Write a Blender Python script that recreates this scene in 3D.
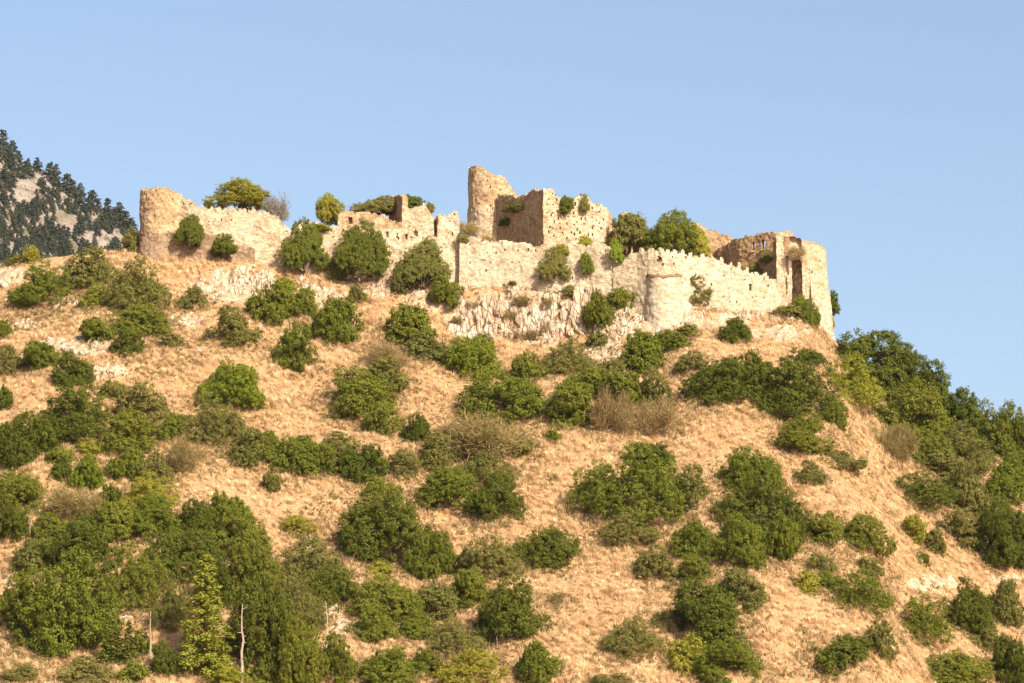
import bpy, math, random
import numpy as np

R = math.radians
sc = bpy.context.scene
for o in list(bpy.data.objects):
    bpy.data.objects.remove(o)
COL = sc.collection

# ---------------------------------------------------------------- camera, sky, sun, exposure
F_PX = 3500.0
PITCH = R(12.0)
CAM_Z = 1.7
cam_data = bpy.data.cameras.new("camera")
cam_data.sensor_width = 36.0
cam_data.lens = F_PX / 1024.0 * 36.0
cam_data.clip_start = 1.0
cam_data.clip_end = 20000.0
cam = bpy.data.objects.new("camera", cam_data)
COL.objects.link(cam)
cam.location = (0, 0, CAM_Z)
cam.rotation_euler = (R(90) + PITCH, 0, 0)
sc.camera = cam

SUN_EL, SUN_AZ = R(35), R(34)          # azimuth measured from straight behind the camera towards its right hand
sun_dir = np.array([math.cos(SUN_EL) * math.sin(SUN_AZ), -math.cos(SUN_EL) * math.cos(SUN_AZ), math.sin(SUN_EL)])
world = bpy.data.worlds.new("World")
sc.world = world
world.use_nodes = True
wn = world.node_tree
wn.nodes.clear()
sky = wn.nodes.new("ShaderNodeTexSky")
sky.sky_type = 'NISHITA'
sky.sun_disc = False
sky.sun_elevation = SUN_EL
sky.sun_rotation = math.atan2(sun_dir[0], sun_dir[1])
sky.altitude = 300
sky.air_density = 1.0
sky.dust_density = 3.6
sky.ozone_density = 0.2
bg = wn.nodes.new("ShaderNodeBackground")
bg.inputs[1].default_value = 0.112
wo = wn.nodes.new("ShaderNodeOutputWorld")
wn.links.new(sky.outputs[0], bg.inputs[0])
wn.links.new(bg.outputs[0], wo.inputs[0])
sd = bpy.data.lights.new("sun", 'SUN')
sd.energy = 5.0
sd.angle = R(0.53)
sd.color = (1.0, 0.90, 0.74)
so = bpy.data.objects.new("sun", sd)
COL.objects.link(so)
so.location = (300, 300, 500)
from mathutils import Vector, noise as mnoise
so.rotation_euler = Vector(-sun_dir).to_track_quat('-Z', 'Y').to_euler()
sc.view_settings.view_transform = 'Standard'
sc.view_settings.look = 'None'
sc.view_settings.gamma = 1.0
sc.view_settings.exposure = 0.84
sc.render.engine = 'CYCLES'
sc.cycles.max_bounces = 6
sc.cycles.diffuse_bounces = 3
sc.cycles.transparent_max_bounces = 4
sc.cycles.volume_bounces = 0
sc.cycles.use_denoising = True

# ---------------------------------------------------------------- geometry helpers
CP, SP = math.cos(PITCH), math.sin(PITCH)


def project(x, y, z):
    zc = z - CAM_Z
    w = y * CP + zc * SP
    v = -y * SP + zc * CP
    return 512 + F_PX * x / w, 341.5 - F_PX * v / w


def at(px, py, y):
    """world point on the sight line of a photo position at ground distance y"""
    a, b = (px - 512) / F_PX, (341.5 - py) / F_PX
    dy = CP - b * SP
    dz = SP + b * CP
    t = y / dy
    return np.array([a * t, y * np.ones_like(t) if np.ndim(t) else y, CAM_Z + dz * t])


def _hash(ix, iy, iz, seed):
    h = (ix * 374761393 + iy * 668265263 + iz * 2147483647 + seed * 1274126177) & 0xFFFFFFFF
    h = ((h ^ (h >> 13)) * 1274126177) & 0xFFFFFFFF
    h = ((h ^ (h >> 16)) * 2246822519) & 0xFFFFFFFF
    return ((h ^ (h >> 15)) & 0xFFFF) / 65535.0


def vnoise2(x, y, seed=0):
    x = np.asarray(x, float); y = np.asarray(y, float)
    ix = np.floor(x).astype(np.int64); iy = np.floor(y).astype(np.int64)
    fx = x - ix; fy = y - iy
    fx = fx * fx * (3 - 2 * fx); fy = fy * fy * (3 - 2 * fy)
    z = np.zeros_like(ix)
    a = _hash(ix, iy, z, seed); b = _hash(ix + 1, iy, z, seed)
    c = _hash(ix, iy + 1, z, seed); d = _hash(ix + 1, iy + 1, z, seed)
    return ((a * (1 - fx) + b * fx) * (1 - fy) + (c * (1 - fx) + d * fx) * fy) * 2 - 1


def vnoise3(x, y, z, seed=0):
    x = np.asarray(x, float); y = np.asarray(y, float); z = np.asarray(z, float)
    ix = np.floor(x).astype(np.int64); iy = np.floor(y).astype(np.int64); iz = np.floor(z).astype(np.int64)
    fx = x - ix; fy = y - iy; fz = z - iz
    fx = fx * fx * (3 - 2 * fx); fy = fy * fy * (3 - 2 * fy); fz = fz * fz * (3 - 2 * fz)
    r = 0
    for dz in (0, 1):
        a = _hash(ix, iy, iz + dz, seed); b = _hash(ix + 1, iy, iz + dz, seed)
        c = _hash(ix, iy + 1, iz + dz, seed); d = _hash(ix + 1, iy + 1, iz + dz, seed)
        v = (a * (1 - fx) + b * fx) * (1 - fy) + (c * (1 - fx) + d * fx) * fy
        r = r + v * (fz if dz else (1 - fz))
    return r * 2 - 1


def fbm2(x, y, seed=0, octaves=4):
    r, a = 0, 1.0
    for k in range(octaves):
        r = r + a * vnoise2(x * 2 ** k, y * 2 ** k, seed + 17 * k)
        a *= 0.5
    return r


def smooth(a, b, t):
    u = np.clip((t - a) / (b - a), 0, 1)
    return u * u * (3 - 2 * u)


def make_mesh(name, verts, faces_quads=None, faces_tris=None, smooth_shade=False, attrs=None, attr_domain='POINT'):
    me = bpy.data.meshes.new(name)
    verts = np.ascontiguousarray(verts, dtype=np.float32)
    q = np.zeros((0, 4), np.int32) if faces_quads is None else np.asarray(faces_quads, np.int32).reshape(-1, 4)
    t = np.zeros((0, 3), np.int32) if faces_tris is None else np.asarray(faces_tris, np.int32).reshape(-1, 3)
    me.vertices.add(len(verts))
    me.vertices.foreach_set("co", verts.ravel())
    nl = q.size + t.size
    me.loops.add(nl)
    me.loops.foreach_set("vertex_index", np.concatenate([q.ravel(), t.ravel()]).astype(np.int32))
    me.polygons.add(len(q) + len(t))
    starts = np.concatenate([np.arange(len(q)) * 4, q.size + np.arange(len(t)) * 3]).astype(np.int32)
    me.polygons.foreach_set("loop_start", starts)
    me.polygons.foreach_set("use_smooth", np.full(len(q) + len(t), bool(smooth_shade)))
    me.update(calc_edges=True)
    for k, v in (attrs or {}).items():
        at_ = me.attributes.new(k, 'FLOAT', attr_domain)
        at_.data.foreach_set("value", np.asarray(v, np.float32))
    me.validate()
    return me


def link(name, me, mat=None, parent=None):
    o = bpy.data.objects.new(name, me)
    COL.objects.link(o)
    if mat is not None and me is not None:
        if not me.materials:
            me.materials.append(mat)
        elif me.materials[0] != mat:
            o.material_slots[0].link = 'OBJECT'
            o.material_slots[0].material = mat
    if parent is not None:
        o.parent = parent
    return o


def tag(o, label=None, cat=None, group=None, kind=None):
    if label: o['label'] = label
    if cat: o['category'] = cat
    if group: o['group'] = group
    if kind: o['kind'] = kind
    return o


def empty(name, loc, label, cat, group=None):
    o = bpy.data.objects.new(name, None)
    COL.objects.link(o)
    o.location = loc
    o.empty_display_size = 0.5
    return tag(o, label, cat, group)


# ---------------------------------------------------------------- materials
class NT:
    def __init__(self, name):
        self.m = bpy.data.materials.new(name)
        self.m.use_nodes = True
        self.t = self.m.node_tree
        self.t.nodes.clear()
        self.out = self.n("ShaderNodeOutputMaterial")

    def n(self, kind, **kw):
        nd = self.t.nodes.new(kind)
        for k, v in kw.items():
            setattr(nd, k, v)
        return nd

    def l(self, a, b):
        self.t.links.new(a, b)

    def noise(self, vec, scale, detail=4, rough=0.6):
        n = self.n("ShaderNodeTexNoise")
        n.inputs["Scale"].default_value = scale
        n.inputs["Detail"].default_value = detail
        n.inputs["Roughness"].default_value = rough
        self.l(vec, n.inputs["Vector"])
        return n.outputs["Fac"]

    def ramp(self, fac, stops):
        r = self.n("ShaderNodeValToRGB")
        el = r.color_ramp.elements
        while len(el) < len(stops):
            el.new(0.5)
        for e, (p, c) in zip(el, stops):
            e.position = p
            e.color = (*c, 1) if len(c) == 3 else c
        self.l(fac, r.inputs[0])
        return r.outputs[0]

    def fac(self, fac, lo, hi):
        m = self.n("ShaderNodeMapRange")
        m.inputs[1].default_value = lo
        m.inputs[2].default_value = hi
        self.l(fac, m.inputs[0])
        return m.outputs[0]

    def mix(self, fac, a, b, blend='MIX'):
        m = self.n("ShaderNodeMix", data_type='RGBA', blend_type=blend)
        for sock, v in ((m.inputs[0], fac), (m.inputs[6], a), (m.inputs[7], b)):
            if isinstance(v, (int, float)):
                sock.default_value = v
            elif isinstance(v, tuple):
                sock.default_value = (*v, 1)
            else:
                self.l(v, sock)
        return m.outputs[2]

    def math(self, op, a, b=0.5):
        m = self.n("ShaderNodeMath", operation=op)
        for s, v in zip(m.inputs, (a, b)):
            if isinstance(v, (int, float)):
                s.default_value = v
            else:
                self.l(v, s)
        return m.outputs[0]

    def attr(self, name):
        return self.n("ShaderNodeAttribute", attribute_name=name).outputs["Fac"]

    def pos(self):
        return self.n("ShaderNodeNewGeometry").outputs["Position"]

    def bsdf(self, color, rough=0.9, bump=None, strength=0.5, dist=0.1):
        b = self.n("ShaderNodeBsdfPrincipled")
        b.inputs["Roughness"].default_value = rough
        b.inputs["Specular IOR Level"].default_value = 0.15
        self.l(color, b.inputs["Base Color"])
        if bump is not None:
            bp = self.n("ShaderNodeBump")
            bp.inputs["Strength"].default_value = strength
            bp.inputs["Distance"].default_value = dist
            self.l(bump, bp.inputs["Height"])
            self.l(bp.outputs[0], b.inputs["Normal"])
        self.l(b.outputs[0], self.out.inputs[0])
        return self.m


def stone(name, pale, mid, dark, cell=1.9, patch=0.10, bias=0.5, joint=0.35, worn=1.0):
    t = NT(name)
    p = t.pos()
    big = t.noise(p, patch, 5, 0.65)
    med = t.noise(p, 0.55, 5, 0.7)
    c = t.mix(t.fac(big, bias - 0.16, bias + 0.16), mid, pale)
    c = t.mix(t.math('MULTIPLY', t.fac(med, 0.47, 0.70), worn), c, dark)
    cm = t.n("ShaderNodeMapping")
    cm.inputs["Scale"].default_value = (1.0, 1.0, 1.8)
    t.l(p, cm.inputs[0])
    pc = cm.outputs[0]
    vo = t.n("ShaderNodeTexVoronoi")
    vo.inputs["Scale"].default_value = cell
    vo.inputs["Randomness"].default_value = 0.9
    t.l(pc, vo.inputs["Vector"])
    val = t.n("ShaderNodeSeparateColor")
    t.l(vo.outputs["Color"], val.inputs[0])
    cellc = t.ramp(val.outputs[0], [(0.0, (0.55, 0.50, 0.44)), (0.35, (0.85, 0.82, 0.78)), (1.0, (1.12, 1.10, 1.06))])
    c = t.mix(0.75 * worn, c, cellc, 'MULTIPLY')
    ve = t.n("ShaderNodeTexVoronoi", feature='DISTANCE_TO_EDGE')
    ve.inputs["Scale"].default_value = cell
    ve.inputs["Randomness"].default_value = 0.9
    t.l(pc, ve.inputs["Vector"])
    edge = t.fac(ve.outputs["Distance"], 0.0, 0.12)
    c = t.mix(t.math('MULTIPLY', t.math('SUBTRACT', 1.0, edge), joint), c, (0.16, 0.10, 0.06))
    # streaks of weathering running down the face
    mp = t.n("ShaderNodeMapping")
    mp.inputs["Scale"].default_value = (0.8, 0.8, 0.09)
    t.l(p, mp.inputs[0])
    st = t.noise(mp.outputs[0], 1.0, 4, 0.7)
    c = t.mix(t.math('MULTIPLY', t.fac(st, 0.52, 0.75), 0.55 * worn), c, dark)
    pock = t.noise(p, 1.5, 3, 0.6)
    c = t.mix(t.math('MULTIPLY', t.fac(pock, 0.62, 0.72), 0.65 * worn), c, (0.17, 0.11, 0.07))
    h = t.math('ADD', t.math('MULTIPLY', edge, 0.6), t.math('MULTIPLY', t.noise(p, 3.0, 5, 0.7), 0.8))
    return t.bsdf(c, 0.95, h, 0.9, 0.12)


MAT = {}
MAT['lime'] = stone("limewashed_stone", (0.67, 0.55, 0.40), (0.60, 0.44, 0.285), (0.39, 0.25, 0.14), 1.9, 0.09, 0.47, 0.26)
MAT['plaster'] = stone("worn_lime_plaster", (0.61, 0.52, 0.39), (0.56, 0.44, 0.30), (0.38, 0.26, 0.15), 1.9, 0.07, 0.44, 0.25, 0.85)
MAT['ochre'] = stone("ochre_rubble", (0.62, 0.46, 0.29), (0.52, 0.345, 0.19), (0.32, 0.19, 0.10), 2.1, 0.12, 0.50, 0.38)
MAT['brown'] = stone("brown_shade_rubble", (0.52, 0.37, 0.225), (0.43, 0.27, 0.14), (0.24, 0.14, 0.075), 2.1, 0.14, 0.52, 0.45)  # brown stone for the hall; elsewhere shade put into the wall colour
MAT['umber'] = stone("weathered_base_stone", (0.41, 0.295, 0.20), (0.335, 0.225, 0.14), (0.21, 0.13, 0.08), 2.1, 0.14, 0.5, 0.4)


def rock_mat():
    t = NT("limestone_rock")
    p = t.pos()
    c = t.mix(t.fac(t.noise(p, 0.16, 5, 0.65), 0.42, 0.60), (0.50, 0.355, 0.24), (0.68, 0.56, 0.435))
    c = t.mix(t.fac(t.noise(p, 0.9, 6, 0.75), 0.50, 0.64), c, (0.44, 0.27, 0.15))
    mp = t.n("ShaderNodeMapping")
    mp.inputs["Scale"].default_value = (1.5, 1.5, 0.3)
    t.l(p, mp.inputs[0])
    vo = t.n("ShaderNodeTexVoronoi", feature='DISTANCE_TO_EDGE')
    vo.inputs["Scale"].default_value = 0.55
    t.l(mp.outputs[0], vo.inputs["Vector"])
    crack = t.fac(vo.outputs["Distance"], 0.0, 0.07)
    st = t.noise(mp.outputs[0], 1.1, 6, 0.75)
    c = t.mix(t.fac(st, 0.54, 0.68), c, (0.26, 0.16, 0.09))
    c = t.mix(t.math('MULTIPLY', t.math('SUBTRACT', 1.0, crack), 0.55), c, (0.22, 0.14, 0.085))
    h = t.math('ADD', t.math('MULTIPLY', crack, 0.8), t.math('MULTIPLY', st, 1.4))
    return t.bsdf(c, 0.95, h, 1.0, 0.45)


MAT['rock'] = rock_mat()


def foliage(name, dark, paler, alt, trans=0.25):
    t = NT(name)
    oi = t.n("ShaderNodeObjectInfo")
    g = t.n("ShaderNodeNewGeometry")
    tc = t.n("ShaderNodeTexCoord")
    add = t.n("ShaderNodeVectorMath", operation='ADD')
    t.l(tc.outputs["Object"], add.inputs[0])
    t.l(oi.outputs["Location"], add.inputs[1])
    n = t.noise(add.outputs[0], 4.5, 3, 0.6)
    c = t.mix(t.fac(n, 0.32, 0.68), dark, paler)  # noise mixes a darker and a paler leaf tone at random
    c = t.mix(t.math('MULTIPLY', oi.outputs["Random"], 0.65), c, alt)
    c = t.mix(t.math('MULTIPLY', g.outputs["Random Per Island"], 0.35), c, alt)
    d = t.n("ShaderNodeBsdfDiffuse")
    t.l(c, d.inputs[0])
    tr = t.n("ShaderNodeBsdfTranslucent")
    t.l(c, tr.inputs[0])
    m = t.n("ShaderNodeMixShader")
    m.inputs[0].default_value = trans
    t.l(d.outputs[0], m.inputs[1])
    t.l(tr.outputs[0], m.inputs[2])
    t.l(m.outputs[0], t.out.inputs[0])
    return t.m


LEAF = {
    'o': foliage("dark_oak_leaves", (0.051, 0.067, 0.010), (0.107, 0.130, 0.019), (0.128, 0.130, 0.023), 0.18),
    'g': foliage("green_leaves", (0.077, 0.099, 0.012), (0.158, 0.184, 0.025), (0.188, 0.181, 0.030), 0.2),
    'b': foliage("bright_green_leaves", (0.092, 0.130, 0.012), (0.184, 0.230, 0.025), (0.204, 0.214, 0.028), 0.2),
    'v': foliage("olive_leaves", (0.097, 0.103, 0.025), (0.182, 0.180, 0.044), (0.215, 0.184, 0.052), 0.2),
    'y': foliage("yellow_green_leaves", (0.159, 0.171, 0.021), (0.273, 0.271, 0.033), (0.295, 0.249, 0.040), 0.2),
    'c': foliage("pale_conifer_needles", (0.125, 0.152, 0.021), (0.227, 0.249, 0.036), (0.249, 0.242, 0.037), 0.2),
    'd': foliage("dry_brush", (0.27, 0.18, 0.085), (0.40, 0.275, 0.14), (0.25, 0.20, 0.07)),
    't': foliage("grey_twigs", (0.15, 0.125, 0.10), (0.24, 0.20, 0.165), (0.19, 0.16, 0.13)),
    'p': foliage("hazed_fir_needles", (0.036, 0.050, 0.038), (0.074, 0.092, 0.066), (0.095, 0.092, 0.060), 0.1),  # needle colours lightened and blued to stand for distance haze
}


def bark(name, a, b):
    t = NT(name)
    n = t.noise(t.pos(), 2.5, 4)
    return t.bsdf(t.mix(t.fac(n, 0.3, 0.7), a, b), 0.95, n, 0.4, 0.03)


MAT['bark'] = bark("grey_brown_bark", (0.10, 0.070, 0.045), (0.19, 0.14, 0.095))
MAT['pale_bark'] = bark("pale_dead_bark", (0.24, 0.18, 0.13), (0.36, 0.285, 0.21))

# ---------------------------------------------------------------- terrain
PX_PER_M = F_PX / (700 * CP + 165 * SP)
BASE = np.array([(-1500, 420), (-600, 330), (-200, 282), (0, 264), (60, 255), (130, 250), (150, 259), (200, 257), (250, 259), (300, 272), (340, 278),
                 (400, 282), (460, 285), (510, 288), (560, 292), (610, 300), (648, 320), (680, 312), (705, 306), (740, 310),
                 (768, 313), (786, 306), (804, 310), (818, 328), (832, 347), (870, 386), (920, 418), (980, 450), (1024, 470), (1200, 560), (1700, 760), (2600, 980)], float)
DEPTH = np.array([(-1500, 760), (-600, 730), (0, 712), (140, 702), (200, 700), (300, 700), (460, 698), (560, 694), (620, 690), (650, 686),
                  (690, 690), (780, 694), (830, 692), (1024, 690), (1700, 705), (2600, 730)], float)
PLAT = np.array([(-300, 0), (120, 0), (160, 5), (280, 5), (320, 6), (460, 7), (610, 7), (680, 6), (780, 5), (822, 2.5), (845, 0), (2000, 0)], float)
CLIFF = np.array([(150, 0), (190, 3.0), (280, 3.0), (320, 1.5), (400, 0.5), (430, 3), (460, 8), (580, 8), (630, 5), (660, 2), (720, 1), (800, 0)], float)


def crest(ppx):
    return np.interp(ppx, LUT_X, LUT_Y), np.interp(ppx, LUT_X, LUT_Z)


LUT_X = np.arange(-3000, 5000, 4.0)
_d = np.interp(LUT_X, DEPTH[:, 0], DEPTH[:, 1])
_z = at(LUT_X, np.interp(LUT_X, BASE[:, 0], BASE[:, 1]), _d)[2]


def _blur(a, sig):
    k = np.exp(-0.5 * (np.arange(-60, 61) / sig) ** 2)
    return np.convolve(np.pad(a, 60, mode='edge'), k / k.sum(), 'valid')


LUT_C = _blur(np.interp(LUT_X, CLIFF[:, 0], CLIFF[:, 1]), 4.0)
LUT_Y, LUT_Z = _blur(_d, 7.0), _blur(_z, 3.5)     # 28 px and 14 px of smoothing


def T(x, y):
    """height of the hill (without tussocks)"""
    x = np.asarray(x, float); y = np.asarray(y, float)
    ppx = 512 + x * PX_PER_M
    yc, zc = crest(ppx)
    t = yc - y
    cl = np.interp(ppx, LUT_X, LUT_C)
    tf = np.maximum(t, 0)
    front = zc - 0.70 * tf - cl * smooth(1.5, 6.5, tf) + cl * smooth(8, 45, tf) * 0.8
    tb = np.maximum(-t, 0)
    pl = np.interp(ppx, PLAT[:, 0], PLAT[:, 1])
    back = pl * smooth(0.5, 2.2, tb) - np.where(pl > 0.5, 0.62 * np.maximum(tb - 38, 0), 0.10 * tb + 0.5 * np.maximum(tb - 6, 0))
    z = front + back
    amp = smooth(2, 25, tf)
    z = z + amp * (1.6 * fbm2(x / 34.0, y / 30.0, 5, 3) + 0.8 * vnoise2(x / 9.0 + 0.15 * y / 9, y / 12.0, 9))
    z = z + 0.25 * vnoise2(x / 3.0, y / 3.5, 21)
    k = 14.0
    zs = np.clip(z / k, -30, 30)
    return np.where(z > 30 * k * 0.9, z, k * np.log1p(np.exp(zs))) - 0.0


def hit(px, py, y0=470.0, y1=790.0):
    """where the sight line of a photo position meets the hill"""
    ys = np.arange(y0, y1, 0.4)
    P = at(px, py, ys)
    d = P[2] - T(P[0], ys)
    i = np.argmax(d < 0)
    if d[i] >= 0:
        i = int(np.argmin(d))
        y = ys[i]
    else:
        j = max(i - 1, 0)
        y = ys[j] + 0.4 * d[j] / max(d[j] - d[i], 1e-6)
    p = at(px, py, y)
    return np.array([p[0], y, float(T(p[0], y))])


ROCKS = [(478, 318, 40, 34), (535, 318, 62, 34), (590, 315, 30, 26), (235, 287, 48, 20), (190, 323, 18, 9), (325, 300, 30, 14), (16, 277, 24, 11),
         (64, 268, 8, 6), (60, 304, 14, 9), (30, 325, 20, 8), (75, 347, 52, 12), (105, 374, 24, 9), (92, 340, 20, 10), (118, 616, 20, 13),
         (345, 626, 18, 15), (930, 585, 34, 10), (1008, 582, 26, 8), (700, 322, 60, 12), (638, 322, 40, 20), (780, 334, 40, 10),
         (375, 290, 30, 12), (425, 300, 30, 18), (600, 350, 30, 16), (285, 262, 16, 12), (885, 388, 10, 6), (100, 540, 12, 6), (615, 365, 20, 14),
         (330, 612, 14, 12), (8, 582, 14, 8)]


def build_terrain():
    def axis(fine0, fine1, step, lo, hi, grow):
        a = list(np.arange(fine0, fine1 + 1e-6, step))
        s, v = step, fine0
        left = []
        while v > lo:
            s *= grow; v -= s; left.append(v)
        s, v = step, a[-1]
        right = []
        while v < hi:
            s *= grow; v += s; right.append(v)
        return np.array(left[::-1] + a + right)
    X = axis(-112, 112, 0.36, -6000, 6000, 1.16)
    Y = axis(542, 716, 0.36, -900, 9000, 1.16)
    gx, gy = np.meshgrid(X, Y)
    z = T(gx, gy)
    px, py = project(gx, gy, z)
    nz = fbm2(gx / 2.4, gy / 2.4, 40, 4)
    rock = np.zeros_like(z)
    for (a, b, rx, ry) in ROCKS:
        d = np.sqrt(((px - a) / rx) ** 2 + ((py - b) / ry) ** 2)
        rock = np.maximum(rock, smooth(1.25, 0.45, d))
    rock = np.clip(smooth(0.35, 0.65, rock * 0.75 + 0.28 * nz), 0, 1)
    sp = smooth(0.75, 1.0, fbm2(gx / 3.1, gy / 3.1, 77, 3)) * smooth(640, 690, gy)
    rock = np.maximum(rock, sp * 0.8)
    fine = smooth(540, 556, gy) * smooth(725, 705, gy) * smooth(118, 108, np.abs(gx))
    yc, _ = crest(512 + gx * PX_PER_M)
    fr = smooth(-0.5, 2.5, yc - gy)
    tus = np.abs(vnoise2(gx / 1.15, gy / 1.3, 3)) * 0.45 + 0.22 * vnoise2(gx / 0.55, gy / 0.6, 4)
    crag = np.abs(fbm2(gx / 1.9, gy / 1.5, 13, 4))
    z = z + fine * fr * ((1 - rock) * tus + rock * (1.6 * (0.55 - crag) + 0.25 * vnoise2(gx / 0.7, gy / 0.7, 8)))
    v = np.stack([gx, gy, z], -1).reshape(-1, 3)
    ny, nx = gx.shape
    idx = np.arange(ny * nx).reshape(ny, nx)
    q = np.stack([idx[:-1, :-1], idx[:-1, 1:], idx[1:, 1:], idx[1:, :-1]], -1).reshape(-1, 4)
    me = make_mesh("hillside", v, q, smooth_shade=True, attrs={'rock': rock.ravel()})
    t = NT("dry_hillside")
    p = t.pos()
    n1 = t.noise(p, 0.07, 4, 0.6)
    n2 = t.noise(p, 0.9, 5, 0.7)
    c = t.mix(t.fac(n1, 0.35, 0.65), (0.38, 0.24, 0.125), (0.32, 0.19, 0.09))
    c = t.mix(t.fac(n2, 0.45, 0.70), c, (0.22, 0.12, 0.055))
    n3 = t.noise(p, 3.0, 4, 0.7)
    c = t.mix(t.fac(n3, 0.52, 0.75), c, (0.46, 0.32, 0.18))
    rk = t.attr("rock")
    vo = t.noise(p, 0.8, 6, 0.75)
    rc = t.mix(t.fac(vo, 0.40, 0.64), (0.34, 0.21, 0.12), (0.56, 0.44, 0.32))
    rc = t.mix(t.fac(t.noise(p, 2.4, 5, 0.7), 0.50, 0.66), rc, (0.20, 0.115, 0.065))
    c = t.mix(rk, c, rc)
    m = t.bsdf(c, 1.0, t.noise(p, 4.0, 6, 0.75), 0.8, 0.15)
    o = link("hillside", me, m)
    tag(o, "steep dry hillside of straw grass and pale rock below the castle", "hillside", kind='structure')
    return X, Y, rock


TX, TY, TROCK = build_terrain()


def rock_at(x, y):
    i = np.clip(np.searchsorted(TX, x), 0, len(TX) - 1)
    j = np.clip(np.searchsorted(TY, y), 0, len(TY) - 1)
    return TROCK[j, i]


# haze: even air round the camera and the whole scene
def build_haze():
    x0, x1, y0, y1, z0, z1 = -6200, 6200, -1000, 9200, -60, 1200
    v = [(x, y, z) for z in (z0, z1) for y in (y0, y1) for x in (x0, x1)]
    f = [(0, 2, 3, 1), (4, 5, 7, 6), (0, 1, 5, 4), (2, 6, 7, 3), (0, 4, 6, 2), (1, 3, 7, 5)]
    me = bpy.data.meshes.new("haze")
    me.from_pydata(v, [], f)
    t = NT("haze_air")
    pv = t.n("ShaderNodeVolumePrincipled")
    pv.inputs["Color"].default_value = (0.72, 0.83, 1.0, 1)
    pv.inputs["Density"].default_value = HAZE
    t.l(pv.outputs[0], t.out.inputs["Volume"])
    o = link("haze", me, t.m)
    tag(o, "thin bluish haze in the air over the whole valley", "haze", kind='stuff')


HAZE = 0.00001
if HAZE > 0:
    build_haze()

# ---------------------------------------------------------------- masonry: walls are solid slabs of small cells
def prof(*pts):
    a = np.array(pts, float)
    return lambda px: np.interp(px, a[:, 0], a[:, 1])


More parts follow.
